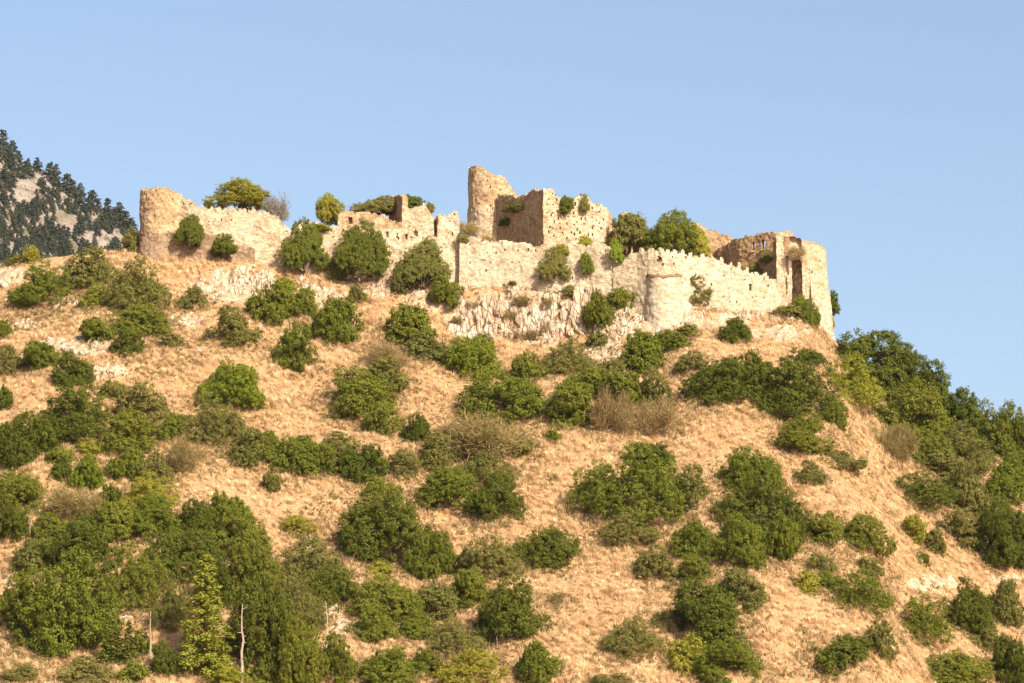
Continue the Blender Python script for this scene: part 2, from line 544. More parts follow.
def slab(name, path, top, mat, parent=None, thick=1.8, res=0.3, closed=False, recess=(), holes=(), ragged=0.5, bottom=None, seed=0,
         batter=None, putlog=None, rough=0.16, zref=172.0, sink=1.2):
    """path: (photo x, ground distance) nodes seen from the side the camera is on; top(px): photo height of the wall's top there.
    recess: (px0, py0, px1, py1, depth[, arched]); holes the same, but through the wall."""
    P = np.array(path, float)
    fw = P[:, 1] * CP + (zref - CAM_Z) * SP
    XY = np.stack([(P[:, 0] - 512) / F_PX * fw, P[:, 1]], 1)
    if closed:
        XY = np.vstack([XY, XY[:1]])
    seg = np.linalg.norm(np.diff(XY, axis=0), axis=1)
    cum = np.concatenate([[0], np.cumsum(seg)])
    n = max(2, int(round(cum[-1] / res)))
    s = np.linspace(0, cum[-1], n + 1)
    cx, cy = np.interp(s, cum, XY[:, 0]), np.interp(s, cum, XY[:, 1])
    tx, ty = np.gradient(cx), np.gradient(cy)
    if closed:
        tx = np.roll(cx[:-1], -1) - np.roll(cx[:-1], 1); ty = np.roll(cy[:-1], -1) - np.roll(cy[:-1], 1)
        tx = np.append(tx, tx[0]); ty = np.append(ty, ty[0])
    L = np.hypot(tx, ty)
    nx_, ny_ = ty / L, -tx / L                       # outward = to the right hand of the path's direction
    ztop = max(float(at(512, np.min(top(P[:, 0])) - 4, np.max(P[:, 1]))[2]), 0)
    zb = float(np.min(T(cx, cy))) - sink
    if bottom is not None:
        zb = float(np.min(at(P[:, 0], bottom(P[:, 0]) + 3, P[:, 1])[2]))
    m = max(2, int(math.ceil((ztop - zb) / res)))
    z = zb + res * np.arange(m + 1)
    S, Z = np.meshgrid(np.arange(n + 1), z, indexing='ij')
    X0, Y0 = cx[:, None] + 0 * Z, cy[:, None] + 0 * Z
    NX, NY = nx_[:, None] + 0 * Z, ny_[:, None] + 0 * Z
    off = np.zeros_like(Z)
    if batter:
        off += batter[1] * np.maximum(at(512, batter[0], 700.)[2] - Z, 0)
    # cells
    ic = (np.arange(n) + 0.5)
    ccx = np.interp(ic, np.arange(n + 1), cx); ccy = np.interp(ic, np.arange(n + 1), cy)
    CX, CZ = np.meshgrid(ccx, z[:-1] + res / 2, indexing='ij')
    CY = ccy[:, None] + 0 * CZ
    px, py = project(CX, CY, CZ)
    rg = ragged * (2.2 * vnoise2(px / 7.0, CY * 0 + seed, seed + 1) + 1.6 * vnoise2(px / 2.3, CY * 0 + seed, seed + 2))
    rc_ = np.random.RandomState(seed + 77)
    rg = rg + ragged * 2.4 * (np.repeat(rc_.uniform(0, 1, n // 2 + 1), 2)[:n] ** 2 - 0.3)[:, None]      # stones missing from the top
    M = py > top(px) + rg
    if bottom is not None:
        M &= py < bottom(px)
    for h in holes:
        M &= ~_inside(px, py, h)
    D = np.zeros_like(CZ)
    for h in recess:
        D = np.where(_inside(px, py, h), h[4], D)
    if putlog:
        dens, rows, cols, y_lim = putlog
        rr = np.random.RandomState(seed + 11)
        for i in range(2, n - 2):
            for j in range(2, m - 2):
                if (j // 1) % rows == 0 and (i + (j // rows) * 3) % cols == 0 and rr.rand() < dens:
                    i2 = min(n - 1, i + rr.randint(-1, 2)); j2 = min(m - 1, j + rr.randint(-1, 2))
                    if y_lim is None or py[i2, j2] < y_lim:
                        D[i2, j2] = 0.9
                        if rr.rand() < 0.45 and j2 + 1 < m:
                            D[i2, j2 + 1] = 0.9
    # vertices
    jx = vnoise3(X0 * 1.3, Y0 * 1.3, Z * 1.3, seed + 3); jz = vnoise3(X0 * 1.7, Y0 * 1.7, Z * 1.7, seed + 4)
    fr = rough * (1.2 * vnoise3(X0 / 2.2, Y0 / 2.2, Z / 2.2, seed + 5) + 0.9 * vnoise3(X0 * 1.9, Y0 * 1.9, Z * 1.9, seed + 6))
    off = off + fr
    FX = X0 + NX * off + ty[:, None] * 0 + tx[:, None] / L[:, None] * jx * res * 0.35
    FY = Y0 + NY * off + ty[:, None] / L[:, None] * jx * res * 0.35
    FZ = Z + jz * res * 0.35
    BX, BY, BZ = X0 - NX * thick, Y0 - NY * thick, FZ
    if closed:
        for A in (FX, FY, FZ, BX, BY, BZ):
            A[-1] = A[0]
    nv = (n + 1) * (m + 1)
    V = [np.stack([FX, FY, FZ], -1).reshape(-1, 3), np.stack([BX, BY, BZ], -1).reshape(-1, 3)]
    idx = np.arange(nv).reshape(n + 1, m + 1)
    c00, c10, c11, c01 = idx[:-1, :-1], idx[1:, :-1], idx[1:, 1:], idx[:-1, 1:]
    Q = []
    flat = M & (D == 0)
    Q.append(np.stack([c00[flat], c10[flat], c11[flat], c01[flat]], -1))
    Q.append(np.stack([c01[M], c11[M], c10[M], c00[M]], -1) + nv)
    Mp = np.pad(M, 1)
    if closed:
        Mp[0, 1:-1] = M[-1]; Mp[-1, 1:-1] = M[0]
    for di, dj, a, b in ((-1, 0, c00, c01), (1, 0, c11, c10), (0, -1, c10, c00), (0, 1, c01, c11)):
        ed = M & ~Mp[1 + di:n + 1 + di, 1 + dj:m + 1 + dj]
        Q.append(np.stack([a[ed], b[ed], b[ed] + nv, a[ed] + nv], -1))
    base = 2 * nv
    ext, q2 = [], []
    front = V[0]
    Dm = np.where(M, D, 0)
    for i, j in zip(*np.nonzero(Dm > 0)):
        nn = np.array([nx_[i], ny_[i], 0.0])
        k = [idx[i, j], idx[i + 1, j], idx[i + 1, j + 1], idx[i, j + 1]]
        b = base + len(ext)
        ext += [front[v] - nn * Dm[i, j] for v in k]
        q2.append((b, b + 1, b + 2, b + 3))
        for (di, dj), (u, w) in zip(((0, -1), (1, 0), (0, 1), (-1, 0)), ((0, 1), (1, 2), (2, 3), (3, 0))):
            ii, jj = i + di, j + dj
            dn = Dm[ii, jj] if 0 <= ii < n and 0 <= jj < m else 0
            if dn < Dm[i, j]:
                q2.append((k[u], k[w], b + w, b + u))
    if ext:
        V.append(np.array(ext))
        Q.append(np.array(q2))
    V = np.vstack(V)
    Q = np.vstack(Q)
    used = np.unique(Q)
    remap = np.zeros(len(V), np.int32)
    remap[used] = np.arange(len(used))
    me = make_mesh(name, V[used], remap[Q])
    o = link(name, me, mat, parent)
    return o


def _inside(px, py, h):
    x0, y0, x1, y1 = h[:4]
    if len(h) > 5 and h[5]:
        r = (x1 - x0) / 2
        cxm = (x0 + x1) / 2
        return (px > x0) & (px < x1) & (py < y1) & ((py > y0 + r) | ((px - cxm) ** 2 + (py - y0 - r) ** 2 < r * r))
    return (px > x0) & (px < x1) & (py > y0) & (py < y1)


def ring(cpx, depth, rad_m, zref=172.0, n=48, a0=0, a1=360):
    fw = depth * CP + (zref - CAM_Z) * SP
    cx = (cpx - 512) / F_PX * fw
    out = []
    for k in range(n if a1 - a0 >= 360 else n + 1):
        a = R(a0 + (a1 - a0) * k / n)                # 0 = towards the left, 90 = towards the camera, 180 = towards the right
        x, y = cx - rad_m * math.cos(a), depth - rad_m * math.sin(a)
        out.append((512 + F_PX * x / (y * CP + (zref - CAM_Z) * SP), y))
    return out


def thing(name, label, cat, group=None, px=None, py=None, y=None):
    loc = (0, 0, 0)
    o = bpy.data.objects.new(name, None)
    COL.objects.link(o)
    return tag(o, label, cat, group)


def merlons(parent, spots, path, mat, seed, thick=0.8):
    """little battlement blocks along a wall path: (px0, px1, py_top, py_bottom)"""
    P = np.array(path, float)
    for k, (a, b, t, btm) in enumerate(spots):
        pa = [(a, np.interp(a, P[:, 0], P[:, 1])), (b, np.interp(b, P[:, 0], P[:, 1]))]
        dt = (0.9, -0.6, 0.2, 1.4, -0.2)[k % 5]
        slab('merlon', pa, prof((a, t + dt), (b, t + dt * 0.3)), mat, parent, thick, 0.25, ragged=0.6, bottom=prof((a, btm), (b, btm)), seed=seed + k)


def block(name, px0, px1, py0, py1, y, depth, mat, parent, seed=0):
    """a dressed stone block (lintel, sill, cornice) with slightly worn corners"""
    a = at(px0, py1, y); b = at(px1, py0, y)
    n = max(2, int(abs(b[0] - a[0]) / 0.3))
    rr = np.random.RandomState(seed)
    V, Q = [], []
    for i in range(n + 1):
        x = a[0] + (b[0] - a[0]) * i / n
        for yy, zz in ((y, a[2]), (y, b[2]), (y + depth, b[2]), (y + depth, a[2])):
            V.append((x + 0.03 * rr.randn(), yy + 0.03 * rr.randn(), zz + 0.03 * rr.randn()))
    for i in range(n):
        for k in range(4):
            Q.append((4 * i + k, 4 * i + (k + 1) % 4, 4 * i + 4 + (k + 1) % 4, 4 * i + 4 + k))
    Q += [(3, 2, 1, 0), (4 * n, 4 * n + 1, 4 * n + 2, 4 * n + 3)]
    return link(name, make_mesh(name, V, Q), mat, parent)


# ---- round tower at the end of the castle
t = thing('round_tower', 'broken round stone tower closing the castle beside the distant wooded mountain', 'tower')
rt_top = prof((130, 192), (139, 191), (150, 189.5), (165, 189), (176, 191), (182, 196), (190, 202), (200, 204))
slab('tower_wall', ring(164, 705.5, 5.1), rt_top, MAT['ochre'], t, thick=1.1, closed=True, ragged=0.5, seed=3, putlog=(0.5, 6, 8, 228))
slab('batter', ring(164, 705.5, 5.3), prof((120, 233), (210, 233)), MAT['umber'], t, thick=1.0, closed=True, ragged=0.4, seed=5,
     batter=(233, 0.10), sink=2.5)
# ---- wall from the round tower down to the bushes
t = thing('rampart', 'whitish ragged rampart running from the round tower down to two dark bushes', 'wall')
pA = [(172, 702.6), (190, 700.6), (230, 699.5), (268, 699), (296, 699)]
slab('wall_face', pA, prof((168, 196), (180, 198), (188, 202), (204, 207), (208, 208), (213, 205), (219, 205), (222, 209), (245, 209), (256, 211), (266, 213),
     (276, 217), (281, 221), (283, 225), (296, 229)), MAT['lime'], t, ragged=0.9, seed=7, putlog=(0.35, 7, 7, 250), sink=4)
slab('lower_wall', [(166, 700.15), (185, 699.4), (215, 698.6), (255, 698.4)], prof((166, 232), (190, 231), (205, 233), (225, 238), (236, 245), (255, 247)), MAT['umber'], t, thick=1.2,
     ragged=0.8, seed=9, sink=3)
# ---- low wall with the post behind two bushes
t = thing('ruined_wall', 'low broken wall with a thin upright post between rampart and roofless house', 'wall')
slab('wall_face', [(290, 701), (348, 700)], prof((290, 229), (299, 229), (300, 216), (304, 216), (305, 229), (309, 228), (310, 218), (316, 217), (319, 222), (324, 226), (348, 227)),
     MAT['lime'], t, ragged=0.7, seed=12, sink=3)
# ---- roofless house with the sloping gable, mid castle
t = thing('roofless_house', 'roofless stone house with sloping gable and a row of small niches', 'building')
gab = prof((338, 216), (343, 210), (348, 208), (350, 211), (365, 211.5), (383, 217), (398, 221), (402, 222), (403, 236))
slab('gable_wall', [(338, 702), (404, 700)], gab, MAT['ochre'], t, ragged=0.7, seed=15, sink=2, recess=[(348, 217, 352, 224, 1.2)],
     putlog=(0.25, 5, 9, 232))
slab('side_wall', [(389, 710), (402, 700.3)], prof((380, 200), (389, 198), (395, 196), (399, 195.5), (402, 197)), MAT['brown'], t, thick=1.2, ragged=0.5, seed=16)  # brown paints this side's shade into its stone
slab('front_wall', [(402, 700), (434, 699)], prof((402, 197), (404, 199), (405, 207), (412, 208), (420, 207), (424, 204.5), (427, 206), (430, 213), (433, 216), (435, 223)),
     MAT['lime'], t, ragged=0.5, seed=17, sink=2, putlog=(0.3, 5, 8, 235))
slab('terrace_wall', [(306, 699.0), (345, 698.4), (400, 697.6), (434, 697.2), (462, 697.0)],
     prof((306, 228), (345, 229), (352, 226), (372, 228), (400, 229), (420, 230), (440, 238), (462, 241)), MAT['lime'], t, thick=1.2, ragged=0.6, seed=18, sink=4,
     recess=[(370.6, 231.5, 373.4, 236.5, 0.8), (386.2, 231.5, 388.8, 237, 0.8), (395.6, 233, 398, 238.5, 0.8), (404.6, 233.5, 407.4, 239, 0.8),
             (414, 230, 418.5, 237, 0.9, True), (354, 222, 357, 227, 0.7), (426, 238, 428, 242, 0.8)], putlog=(0.3, 8, 9, 262))
# ---- stub beside it
t = thing('tower_stub', 'narrow broken tower stub standing between roofless house and tall keep', 'tower')
slab('shaded_wall', [(430.5, 704), (437.5, 697.9)], prof((430, 226), (433, 220), (437.5, 215.5)), MAT['brown'], t, thick=0.8, ragged=0.4, seed=21, sink=3)  # the stub's dark side is coloured in with brown for shade
slab('front_wall', [(437.5, 698), (459, 697.6)], prof((437, 215.5), (440, 214), (444, 215), (446, 217), (449, 214), (452, 211), (455, 209.5), (457.5, 213), (459, 222)), MAT['lime'], t,
     thick=1.5, ragged=0.4, seed=22, sink=3, putlog=(0.4, 5, 6, 245))
# ---- tall keep
t = thing('keep_tower', 'tallest broken tower of the castle with a curved jagged top', 'tower')
kt = prof((460, 168), (469, 168), (473, 166.5), (476, 164.5), (479, 165), (482, 168), (488, 171), (494, 174.5), (500, 176), (505, 178), (507, 182), (512, 188), (516, 195), (530, 200))
slab('tower_wall', ring(492, 728, 5.1, a0=-20, a1=200, n=36), kt, MAT['ochre'], t, thick=1.3, ragged=0.45, seed=25, putlog=(0.45, 6, 7, 232), sink=6)
slab('lower_facing', ring(492, 728, 5.26, a0=-5, a1=110, n=24), prof((460, 213), (475, 207), (485, 204), (500, 212)), MAT['lime'], t, thick=0.4, ragged=1.3, seed=26, sink=6,
     putlog=(0.4, 6, 6, 240))
# ---- keep block: one shaded face, one sunlit face
t = thing('keep_block', 'massive square block of the keep with one brown shaded face', 'building')
slab('shaded_wall', [(497.5, 722), (543.5, 706)], prof((497, 195), (505, 194.5), (512, 195), (516, 197), (522, 195.5), (528, 194), (532, 191), (540, 190.5), (544, 189)), MAT['brown'], t,  # shade of this face is also in its colour, brown against the lime
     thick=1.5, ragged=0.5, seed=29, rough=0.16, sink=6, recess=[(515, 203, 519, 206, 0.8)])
slab('sunlit_wall', [(543.5, 706), (576, 706.6), (608.5, 708)], prof((543, 189), (553, 189.5), (555, 195), (560, 197), (572, 198), (577, 196.5), (580, 194.5), (586, 195), (589, 199),
     (593, 203), (597, 206), (602, 205.5), (607, 208), (609, 212)), MAT['lime'], t, thick=1.6, ragged=0.6, seed=30, sink=6, putlog=(0.8, 4, 4, 240))
slab('side_wall', [(608.5, 708), (613, 720)], prof((600, 208), (608, 208), (613, 222)), MAT['ochre'], t, thick=1.4, ragged=0.5, seed=31, sink=6)
slab('back_wall', [(600, 724), (505, 726)], prof((500, 198), (600, 205)), MAT['ochre'], t, thick=1.2, ragged=0.5, seed=32, sink=6)
# ---- stub behind the trees
t = thing('broken_pillar', 'small broken pillar of masonry poking up beside two trees on the wall', 'ruin')
slab('pillar_wall', [(607, 712), (619.5, 712), (630, 713)], prof((607, 222), (616, 226), (619.5, 224), (621, 213.5), (626, 211.5), (629, 214), (631, 222)), MAT['ochre'], t, thick=1.3,
     ragged=0.4, seed=34, sink=6)
slab('side_wall', [(630, 713), (640, 718)], prof((629, 215), (632, 222), (640, 230)), MAT['ochre'], t, thick=1.2, ragged=0.4, seed=35, sink=6)
# ---- long curtain wall under the keep
t = thing('curtain_wall', 'long pale curtain wall under the keep, standing on the rock cliff', 'wall')
cw = [(459, 696.2), (512, 695.0), (560, 693.4), (590, 692.2), (616, 690.6)]
slab('wall_face', cw, prof((459, 239), (467, 237), (476, 238), (484, 239.5), (500, 240), (516, 241), (535, 244), (548, 245), (560, 244), (575, 246), (590, 246), (600, 245), (608, 249), (613, 254), (616, 262)),
     MAT['plaster'], t, ragged=0.6, seed=40, putlog=(0.55, 7, 7, 280), sink=5)
slab('buttress', [(459.5, 695.6), (468, 695.4)], prof((459, 241), (468, 241)), MAT['plaster'], t, thick=1.0, ragged=0.4, seed=41, sink=5)
slab('upper_course', [(544, 703), (580, 702), (612, 700)], prof((544, 243), (560, 242), (585, 243), (600, 243), (612, 247)), MAT['plaster'], t, thick=1.0, ragged=0.5, seed=42, sink=8)
# ---- battlemented wall with the bulging bastion
t = thing('battlement_wall', 'pale battlemented wall descending from the bulging bastion to the corner tower', 'wall')
bw = [(613, 690.6), (636, 688.6), (649, 686.8), (662, 686.0), (676, 686.8), (690, 688.2), (720, 690.0), (785, 693.0)]
slab('wall_face', bw, prof((613, 266), (616, 264), (626, 258), (630, 254), (638, 253), (640, 252), (662, 251), (680, 253), (688, 256), (705, 256), (715, 260), (722, 263), (735, 267), (748, 271), (760, 275), (770, 278), (785, 279)),
     MAT['plaster'], t, ragged=0.5, seed=45, putlog=(0.5, 6, 7, 303), recess=[(657, 256, 662.5, 261.5, 1.0, True), (672, 256, 674, 258, 0.7), (749.5, 283, 752, 290, 0.7)], sink=4)
merlons(t, [(639, 641.8, 248.5, 254), (647.5, 652.5, 247.8, 253.5), (658.5, 663.5, 248, 253), (666, 669.5, 249, 253.5), (673, 677, 249.5, 254.5), (681, 684.5, 250.5, 255.5), (688.5, 692, 252, 258),
            (700, 704, 253.5, 258.5), (709.5, 713.5, 255.5, 261), (720, 723, 258.5, 265), (729, 732, 261, 267.5), (737, 740, 263.5, 270), (745.5, 748.5, 267, 273), (754, 757, 270, 276), (762.5, 766, 272.5, 279)],
        bw, MAT['plaster'], 460)
slab('bastion', ring(663, 688.4, 3.4, a0=12, a1=168, n=24), prof((640, 276), (690, 276)), MAT['plaster'], t, thick=1.4, ragged=0.12, seed=47, batter=(276, 0.06), sink=5)
slab('string_course', ring(663, 688.4, 3.80, a0=8, a1=172, n=24), prof((640, 274.4), (690, 274.4)), MAT['umber'], t, thick=0.6, res=0.18, ragged=0.06, seed=48, bottom=prof((640, 276.9), (690, 276.9)), rough=0.04)
# ---- hall behind the battlements with two windows
t = thing('roofless_hall', 'roofless brown hall wall with two slit windows letting the sky through', 'building')
slab('hall_wall', [(712, 712), (740, 704), (784, 697)], prof((712, 253), (717, 249), (724, 245.5), (732, 241), (745, 236), (752, 234.5), (760, 233.5), (770, 232.5), (777, 232.5), (784, 234)), MAT['brown'], t, thick=1.0,
     ragged=0.5, seed=50, sink=5, holes=[(752, 241, 754.8, 250.5, 0, True), (761.8, 239, 764.6, 249, 0, True)], recess=[(759.5, 269, 763.5, 273, 0.7, True)])
for a, b in ((751.2, 755.6), (761, 765.4)):
    yy = float(np.interp((a + b) / 2, [740, 784], [704, 697])) - 0.25
    c = 250.6 if a < 755 else 249.1
    block('window_sill', a, b, c, c + 1.3, yy, 0.5, MAT['ochre'], t, seed=int(a))
slab('far_wall', [(690, 722), (735, 720)], prof((690, 223), (697, 223), (706, 228), (715, 232), (722, 234), (728, 236), (735, 240)), MAT['ochre'], t, thick=1.2, ragged=0.6, seed=52, sink=6)
slab('end_wall', [(784, 697), (792, 712)], prof((780, 233), (792, 233)), MAT['ochre'], t, thick=1.2, ragged=0.5, seed=53, sink=5)
# ---- corner tower with the tall arched recess
t = thing('corner_tower', 'tall corner tower with a high arched recess at the end of the battlements', 'tower')
slab('front_wall', [(776, 692.6), (809, 692.0)], prof((776, 234), (783, 232.5), (790, 233), (796, 235.5), (802, 239.5), (809, 244)), MAT['lime'], t, thick=2.6, ragged=0.45, seed=55, sink=5,
     recess=[(784, 237, 802, 254, 0.8), (785, 256, 788, 294, 0.5), (791.5, 259, 802.5, 304, 2.0, True), (796.5, 262, 802.5, 304, 2.4, True)])
slab('recess_shade', [(784, 692.55), (789, 692.4)], prof((784, 238), (789, 238)), MAT['brown'], t, thick=0.5, ragged=0.3, seed=56, bottom=prof((784, 256), (789, 256)))  # brown slab that colours in the shade of the recess
slab('flank_wall', [(809, 692.0), (821, 692.6), (826, 695)], prof((809, 244), (813, 244.5), (817, 244), (820, 245.5), (826, 250)), MAT['lime'], t, thick=1.6, ragged=0.45, seed=57, sink=6,
     batter=(275, 0.10), putlog=(0.3, 6, 8, 300))
slab('end_wall', [(826, 695), (824, 708)], prof((815, 250), (826, 250)), MAT['ochre'], t, thick=1.5, ragged=0.5, seed=58, sink=6, batter=(275, 0.08))
slab('back_wall', [(822, 710), (784, 712)], prof((780, 238), (822, 246)), MAT['ochre'], t, thick=1.2, ragged=0.5, seed=59, sink=6)
block('arch_sill', 790.6, 803.4, 304.5, 307, 691.6, 0.9, MAT['ochre'], t, seed=3)

# ---------------------------------------------------------------- plants: meshes first, then every plant as a thing of its own
def leaf_quads(P, N, size, rr, droop=0.0):
    n = len(P)
    a = rr.randn(n, 3)
    t1 = np.cross(N, a); t1 /= np.linalg.norm(t1, axis=1, keepdims=True) + 1e-9
    t2 = np.cross(N, t1)
    s = (size * rr.uniform(0.55, 1.35, n))[:, None]
    w = s * rr.uniform(0.45, 0.8, n)[:, None]
    V = np.stack([P - t1 * s, P - t2 * w + N * s * 0.15, P + t1 * s, P + t2 * w + N * s * 0.15], 1).reshape(-1, 3)
    Q = np.arange(4 * n).reshape(-1, 4)
    return V, Q


def unit(rr, n):
    v = rr.randn(n, 3)
    return v / np.linalg.norm(v, axis=1, keepdims=True)


def crown_mesh(name, seed, lobes, n_leaf, leaf, spread=0.34, rad=(0.14, 0.24), flat=0.75, sub=0.055, hang=-0.12, tall=0.42):
    """a mound of foliage about one unit wide and tall"""
    rr = np.random.RandomState(seed)
    C, Rd = [], []
    for k in range(lobes):
        a = rr.uniform(0, 2 * math.pi)
        r = spread * math.sqrt(rr.uniform(0, 1))
        hz = tall * (1 - (r / spread) ** 2 * 0.8) * rr.uniform(0.45, 1.1)
        C.append((r * math.cos(a), r * math.sin(a), hz)); Rd.append(rr.uniform(*rad))
    for k in range(lobes // 2):                      # skirt
        a = rr.uniform(0, 2 * math.pi)
        C.append((spread * 0.95 * math.cos(a), spread * 0.95 * math.sin(a), rr.uniform(-0.05, 0.1))); Rd.append(rr.uniform(rad[0] * 0.7, rad[1] * 0.8))
    C, Rd = np.array(C), np.array(Rd)
    tot = (Rd ** 2).sum()
    P, N = [], []
    per = 34
    for c, r in zip(C, Rd):
        m = max(4, int(n_leaf / per * r * r / tot))
        d = unit(rr, m)
        sc_ = c + d * r * np.array([1, 1, flat]) * rr.uniform(0.7, 1.08, (m, 1))
        sr = sub * rr.uniform(0.6, 1.5, m)
        for q, s in zip(sc_, sr):
            e = unit(rr, per)
            p = q + e * s * rr.uniform(0.4, 1.15, (per, 1)) * np.array([1.15, 1.15, 0.85])
            nn = e + 0.5 * rr.randn(per, 3) + (q - c) / r * 0.5 + np.array([0, 0, 0.35])
            P.append(p); N.append(nn)
    P, N = np.vstack(P), np.vstack(N)
    N /= np.linalg.norm(N, axis=1, keepdims=True) + 1e-9
    depth = np.min(np.linalg.norm((P[:, None, :] - C[None]) / np.array([1, 1, flat]), axis=2) / Rd[None], axis=1)
    keep = (depth > 0.38) & (P[:, 2] > hang)
    V, Q = leaf_quads(P[keep], N[keep], leaf, rr)
    return make_mesh(name, V, Q), C


def twig_mesh(name, seed, n, w):
    """a dry brush mound: a loose dome of thin crossing twigs and small withered leaves"""
    rr = np.random.RandomState(seed)
    C = np.stack([rr.uniform(-.3, .3, 9), rr.uniform(-.3, .3, 9), rr.uniform(.02, .26, 9)], 1)
    Rd = rr.uniform(0.12, 0.24, 9)
    k = rr.randint(0, 9, n)
    e = unit(rr, n)
    s = C[k] + e * (Rd[k] * rr.uniform(0.1, 1.1, n))[:, None]
    s[:, 2] = np.abs(s[:, 2])
    d = e + 0.9 * rr.randn(n, 3) + np.array([0, 0, 0.5])
    d /= np.linalg.norm(d, axis=1, keepdims=True)
    t = s + d * rr.uniform(0.03, 0.11, n)[:, None]
    side = np.cross(d, rr.randn(n, 3)); side /= np.linalg.norm(side, axis=1, keepdims=True)
    ww = w * rr.uniform(0.5, 1.6, n)[:, None]
    V = np.stack([s - side * ww, s + side * ww, t + side * ww * 0.5, t - side * ww * 0.5], 1).reshape(-1, 3)
    return make_mesh(name, V, np.arange(len(V)).reshape(-1, 4))


def tubes(name, segs, sides=6):
    V, Q = [], []
    for a, b, ra, rb in segs:
        a, b = np.array(a, float), np.array(b, float)
        d = b - a; d /= np.linalg.norm(d) + 1e-9
        u = np.cross(d, (0.3, 0.9, 0.1)); u /= np.linalg.norm(u)
        w = np.cross(d, u)
        k = len(V)
        for c, r in ((a, ra), (b, rb)):
            for i in range(sides):
                t = 2 * math.pi * i / sides
                V.append(c + r * (u * math.cos(t) + w * math.sin(t)))
        for i in range(sides):
            j = (i + 1) % sides
            Q.append((k + i, k + j, k + sides + j, k + sides + i))
    return make_mesh(name, np.array(V), Q, smooth_shade=True)


def stem_mesh(name, C, seed, r=0.014, fork=0.08):
    rr = np.random.RandomState(seed)
    segs = []
    for c in C[:9]:
        b = np.array([0.12 * c[0], 0.12 * c[1], -0.14])
        m = b * 0.5 + np.array(c) * 0.5 + 0.04 * rr.randn(3)
        segs += [(b, m, r, r * 0.75), (m, c, r * 0.75, r * 0.35)]
    return tubes(name, segs, 5)


PROTO = {'L': [], 'M': [], 'S': [], 'D': [], 'LA': [], 'MA': []}
for k in range(7):
    me, C = crown_mesh("foliage", 100 + k, 20, 60000, 0.0086, spread=0.34, rad=(0.12, 0.21), sub=0.026, tall=0.36 + 0.03 * (k % 3))
    PROTO['L'].append((me, stem_mesh("stem", C, k, 0.010)))
for k in range(7):
    me, C = crown_mesh("foliage", 200 + k, 13, 30000, 0.0134, spread=0.33, rad=(0.13, 0.23), sub=0.036, tall=0.36 + 0.03 * (k % 3))
    PROTO['M'].append((me, stem_mesh("stem", C, k, 0.012)))
for k in range(5):
    me, C = crown_mesh("foliage", 300 + k, 8, 8500, 0.023, spread=0.28, rad=(0.16, 0.26), sub=0.055)
    PROTO['S'].append((me, stem_mesh("stem", C, k, 0.014)))
# airy, fine-leaved kinds with more gaps and showing stems
for k in range(5):
    me, C = crown_mesh("foliage", 600 + k, 26, 42000, 0.0082, spread=0.36, rad=(0.10, 0.19), sub=0.026, tall=0.44)
    PROTO['LA'].append((me, stem_mesh("stem", C, k, 0.008)))
for k in range(5):
    me, C = crown_mesh("foliage", 700 + k, 18, 21000, 0.0126, spread=0.34, rad=(0.11, 0.20), sub=0.034, tall=0.44)
    PROTO['MA'].append((me, stem_mesh("stem", C, k, 0.009)))
PROTO['DL'] = []
for k in range(3):
    me = twig_mesh("twigs", 450 + k, 9000, 0.0028)
    rr_ = np.random.RandomState(k)
    C = np.stack([rr_.uniform(-.3, .3, 8), rr_.uniform(-.3, .3, 8), rr_.uniform(.1, .25, 8)], 1)
    PROTO['DL'].append((me, stem_mesh("stem", C, k, 0.004)))
for k in range(4):
    me = twig_mesh("twigs", 400 + k, 2600, 0.0065)
    rr_ = np.random.RandomState(k)
    C = np.stack([rr_.uniform(-.3, .3, 8), rr_.uniform(-.3, .3, 8), rr_.uniform(.2, .45, 8)], 1)
    PROTO['D'].append((me, stem_mesh("stem", C, k, 0.008)))


def local_pts(me):
    a = np.empty(len(me.vertices) * 3, np.float32)
    me.vertices.foreach_get("co", a)
    a = a.reshape(-1, 3)
    return a[:: max(1, len(a) // 900)]


_cache = {}


def rot(tilt, spin):
    cx_, sx_ = math.cos(tilt), math.sin(tilt)
    cz_, sz_ = math.cos(spin), math.sin(spin)
    Rx = np.array([[1, 0, 0], [0, cx_, -sx_], [0, sx_, cx_]])
    Rz = np.array([[cz_, -sz_, 0], [sz_, cz_, 0], [0, 0, 1]])
    return Rx @ Rz


def fit(me, px, py, w, h, tilt, spin, y=None, thin=1.0):
    """ground point and scale with which a plant of this mesh covers w x h photo pixels round (px, py)"""
    P = _cache.setdefault(me.name, local_pts(me))
    Rm = rot(tilt, spin)
    gx, gy = px, py + 0.18 * h
    s = sz = None
    for it in range(5):
        loc = hit(gx, gy) if y is None else at(gx, gy, y)
        mpp = loc[1] * 1.03 / F_PX
        if s is None:
            s, sz = w * mpp, h * mpp
        q = (P * np.array([s, s * thin, sz])) @ Rm.T + loc
        a, b = project(q[:, 0], q[:, 1], q[:, 2])
        x0, x1 = np.percentile(a, 1.5), np.percentile(a, 98.5)
        y0, y1 = np.percentile(b, 1.5), np.percentile(b, 98.5)
        s *= np.clip(w / (x1 - x0), 0.6, 1.6)
        sz *= np.clip(h / (y1 - y0), 0.6, 1.6)
        sz = min(max(sz, 0.3 * s), 2.2 * s)
        gx += px - (x0 + x1) / 2
        gy += py - (y0 + y1) / 2
    return loc, s, sz


NAMES = {'o': 'oak_bush', 'g': 'green_bush', 'b': 'leafy_bush', 'v': 'olive_bush', 'y': 'yellow_bush', 'd': 'dry_shrub', 't': 'leafless_shrub'}
HOME = {}
_count = [0]


def GROW(px, py):
    return 1.14 if px < 170 and py < 345 else 0.94 if py < 300 and px < 640 else 1.02 + 0.12 * (px < 330 and py > 500)            # the wood on the lower slope closes up


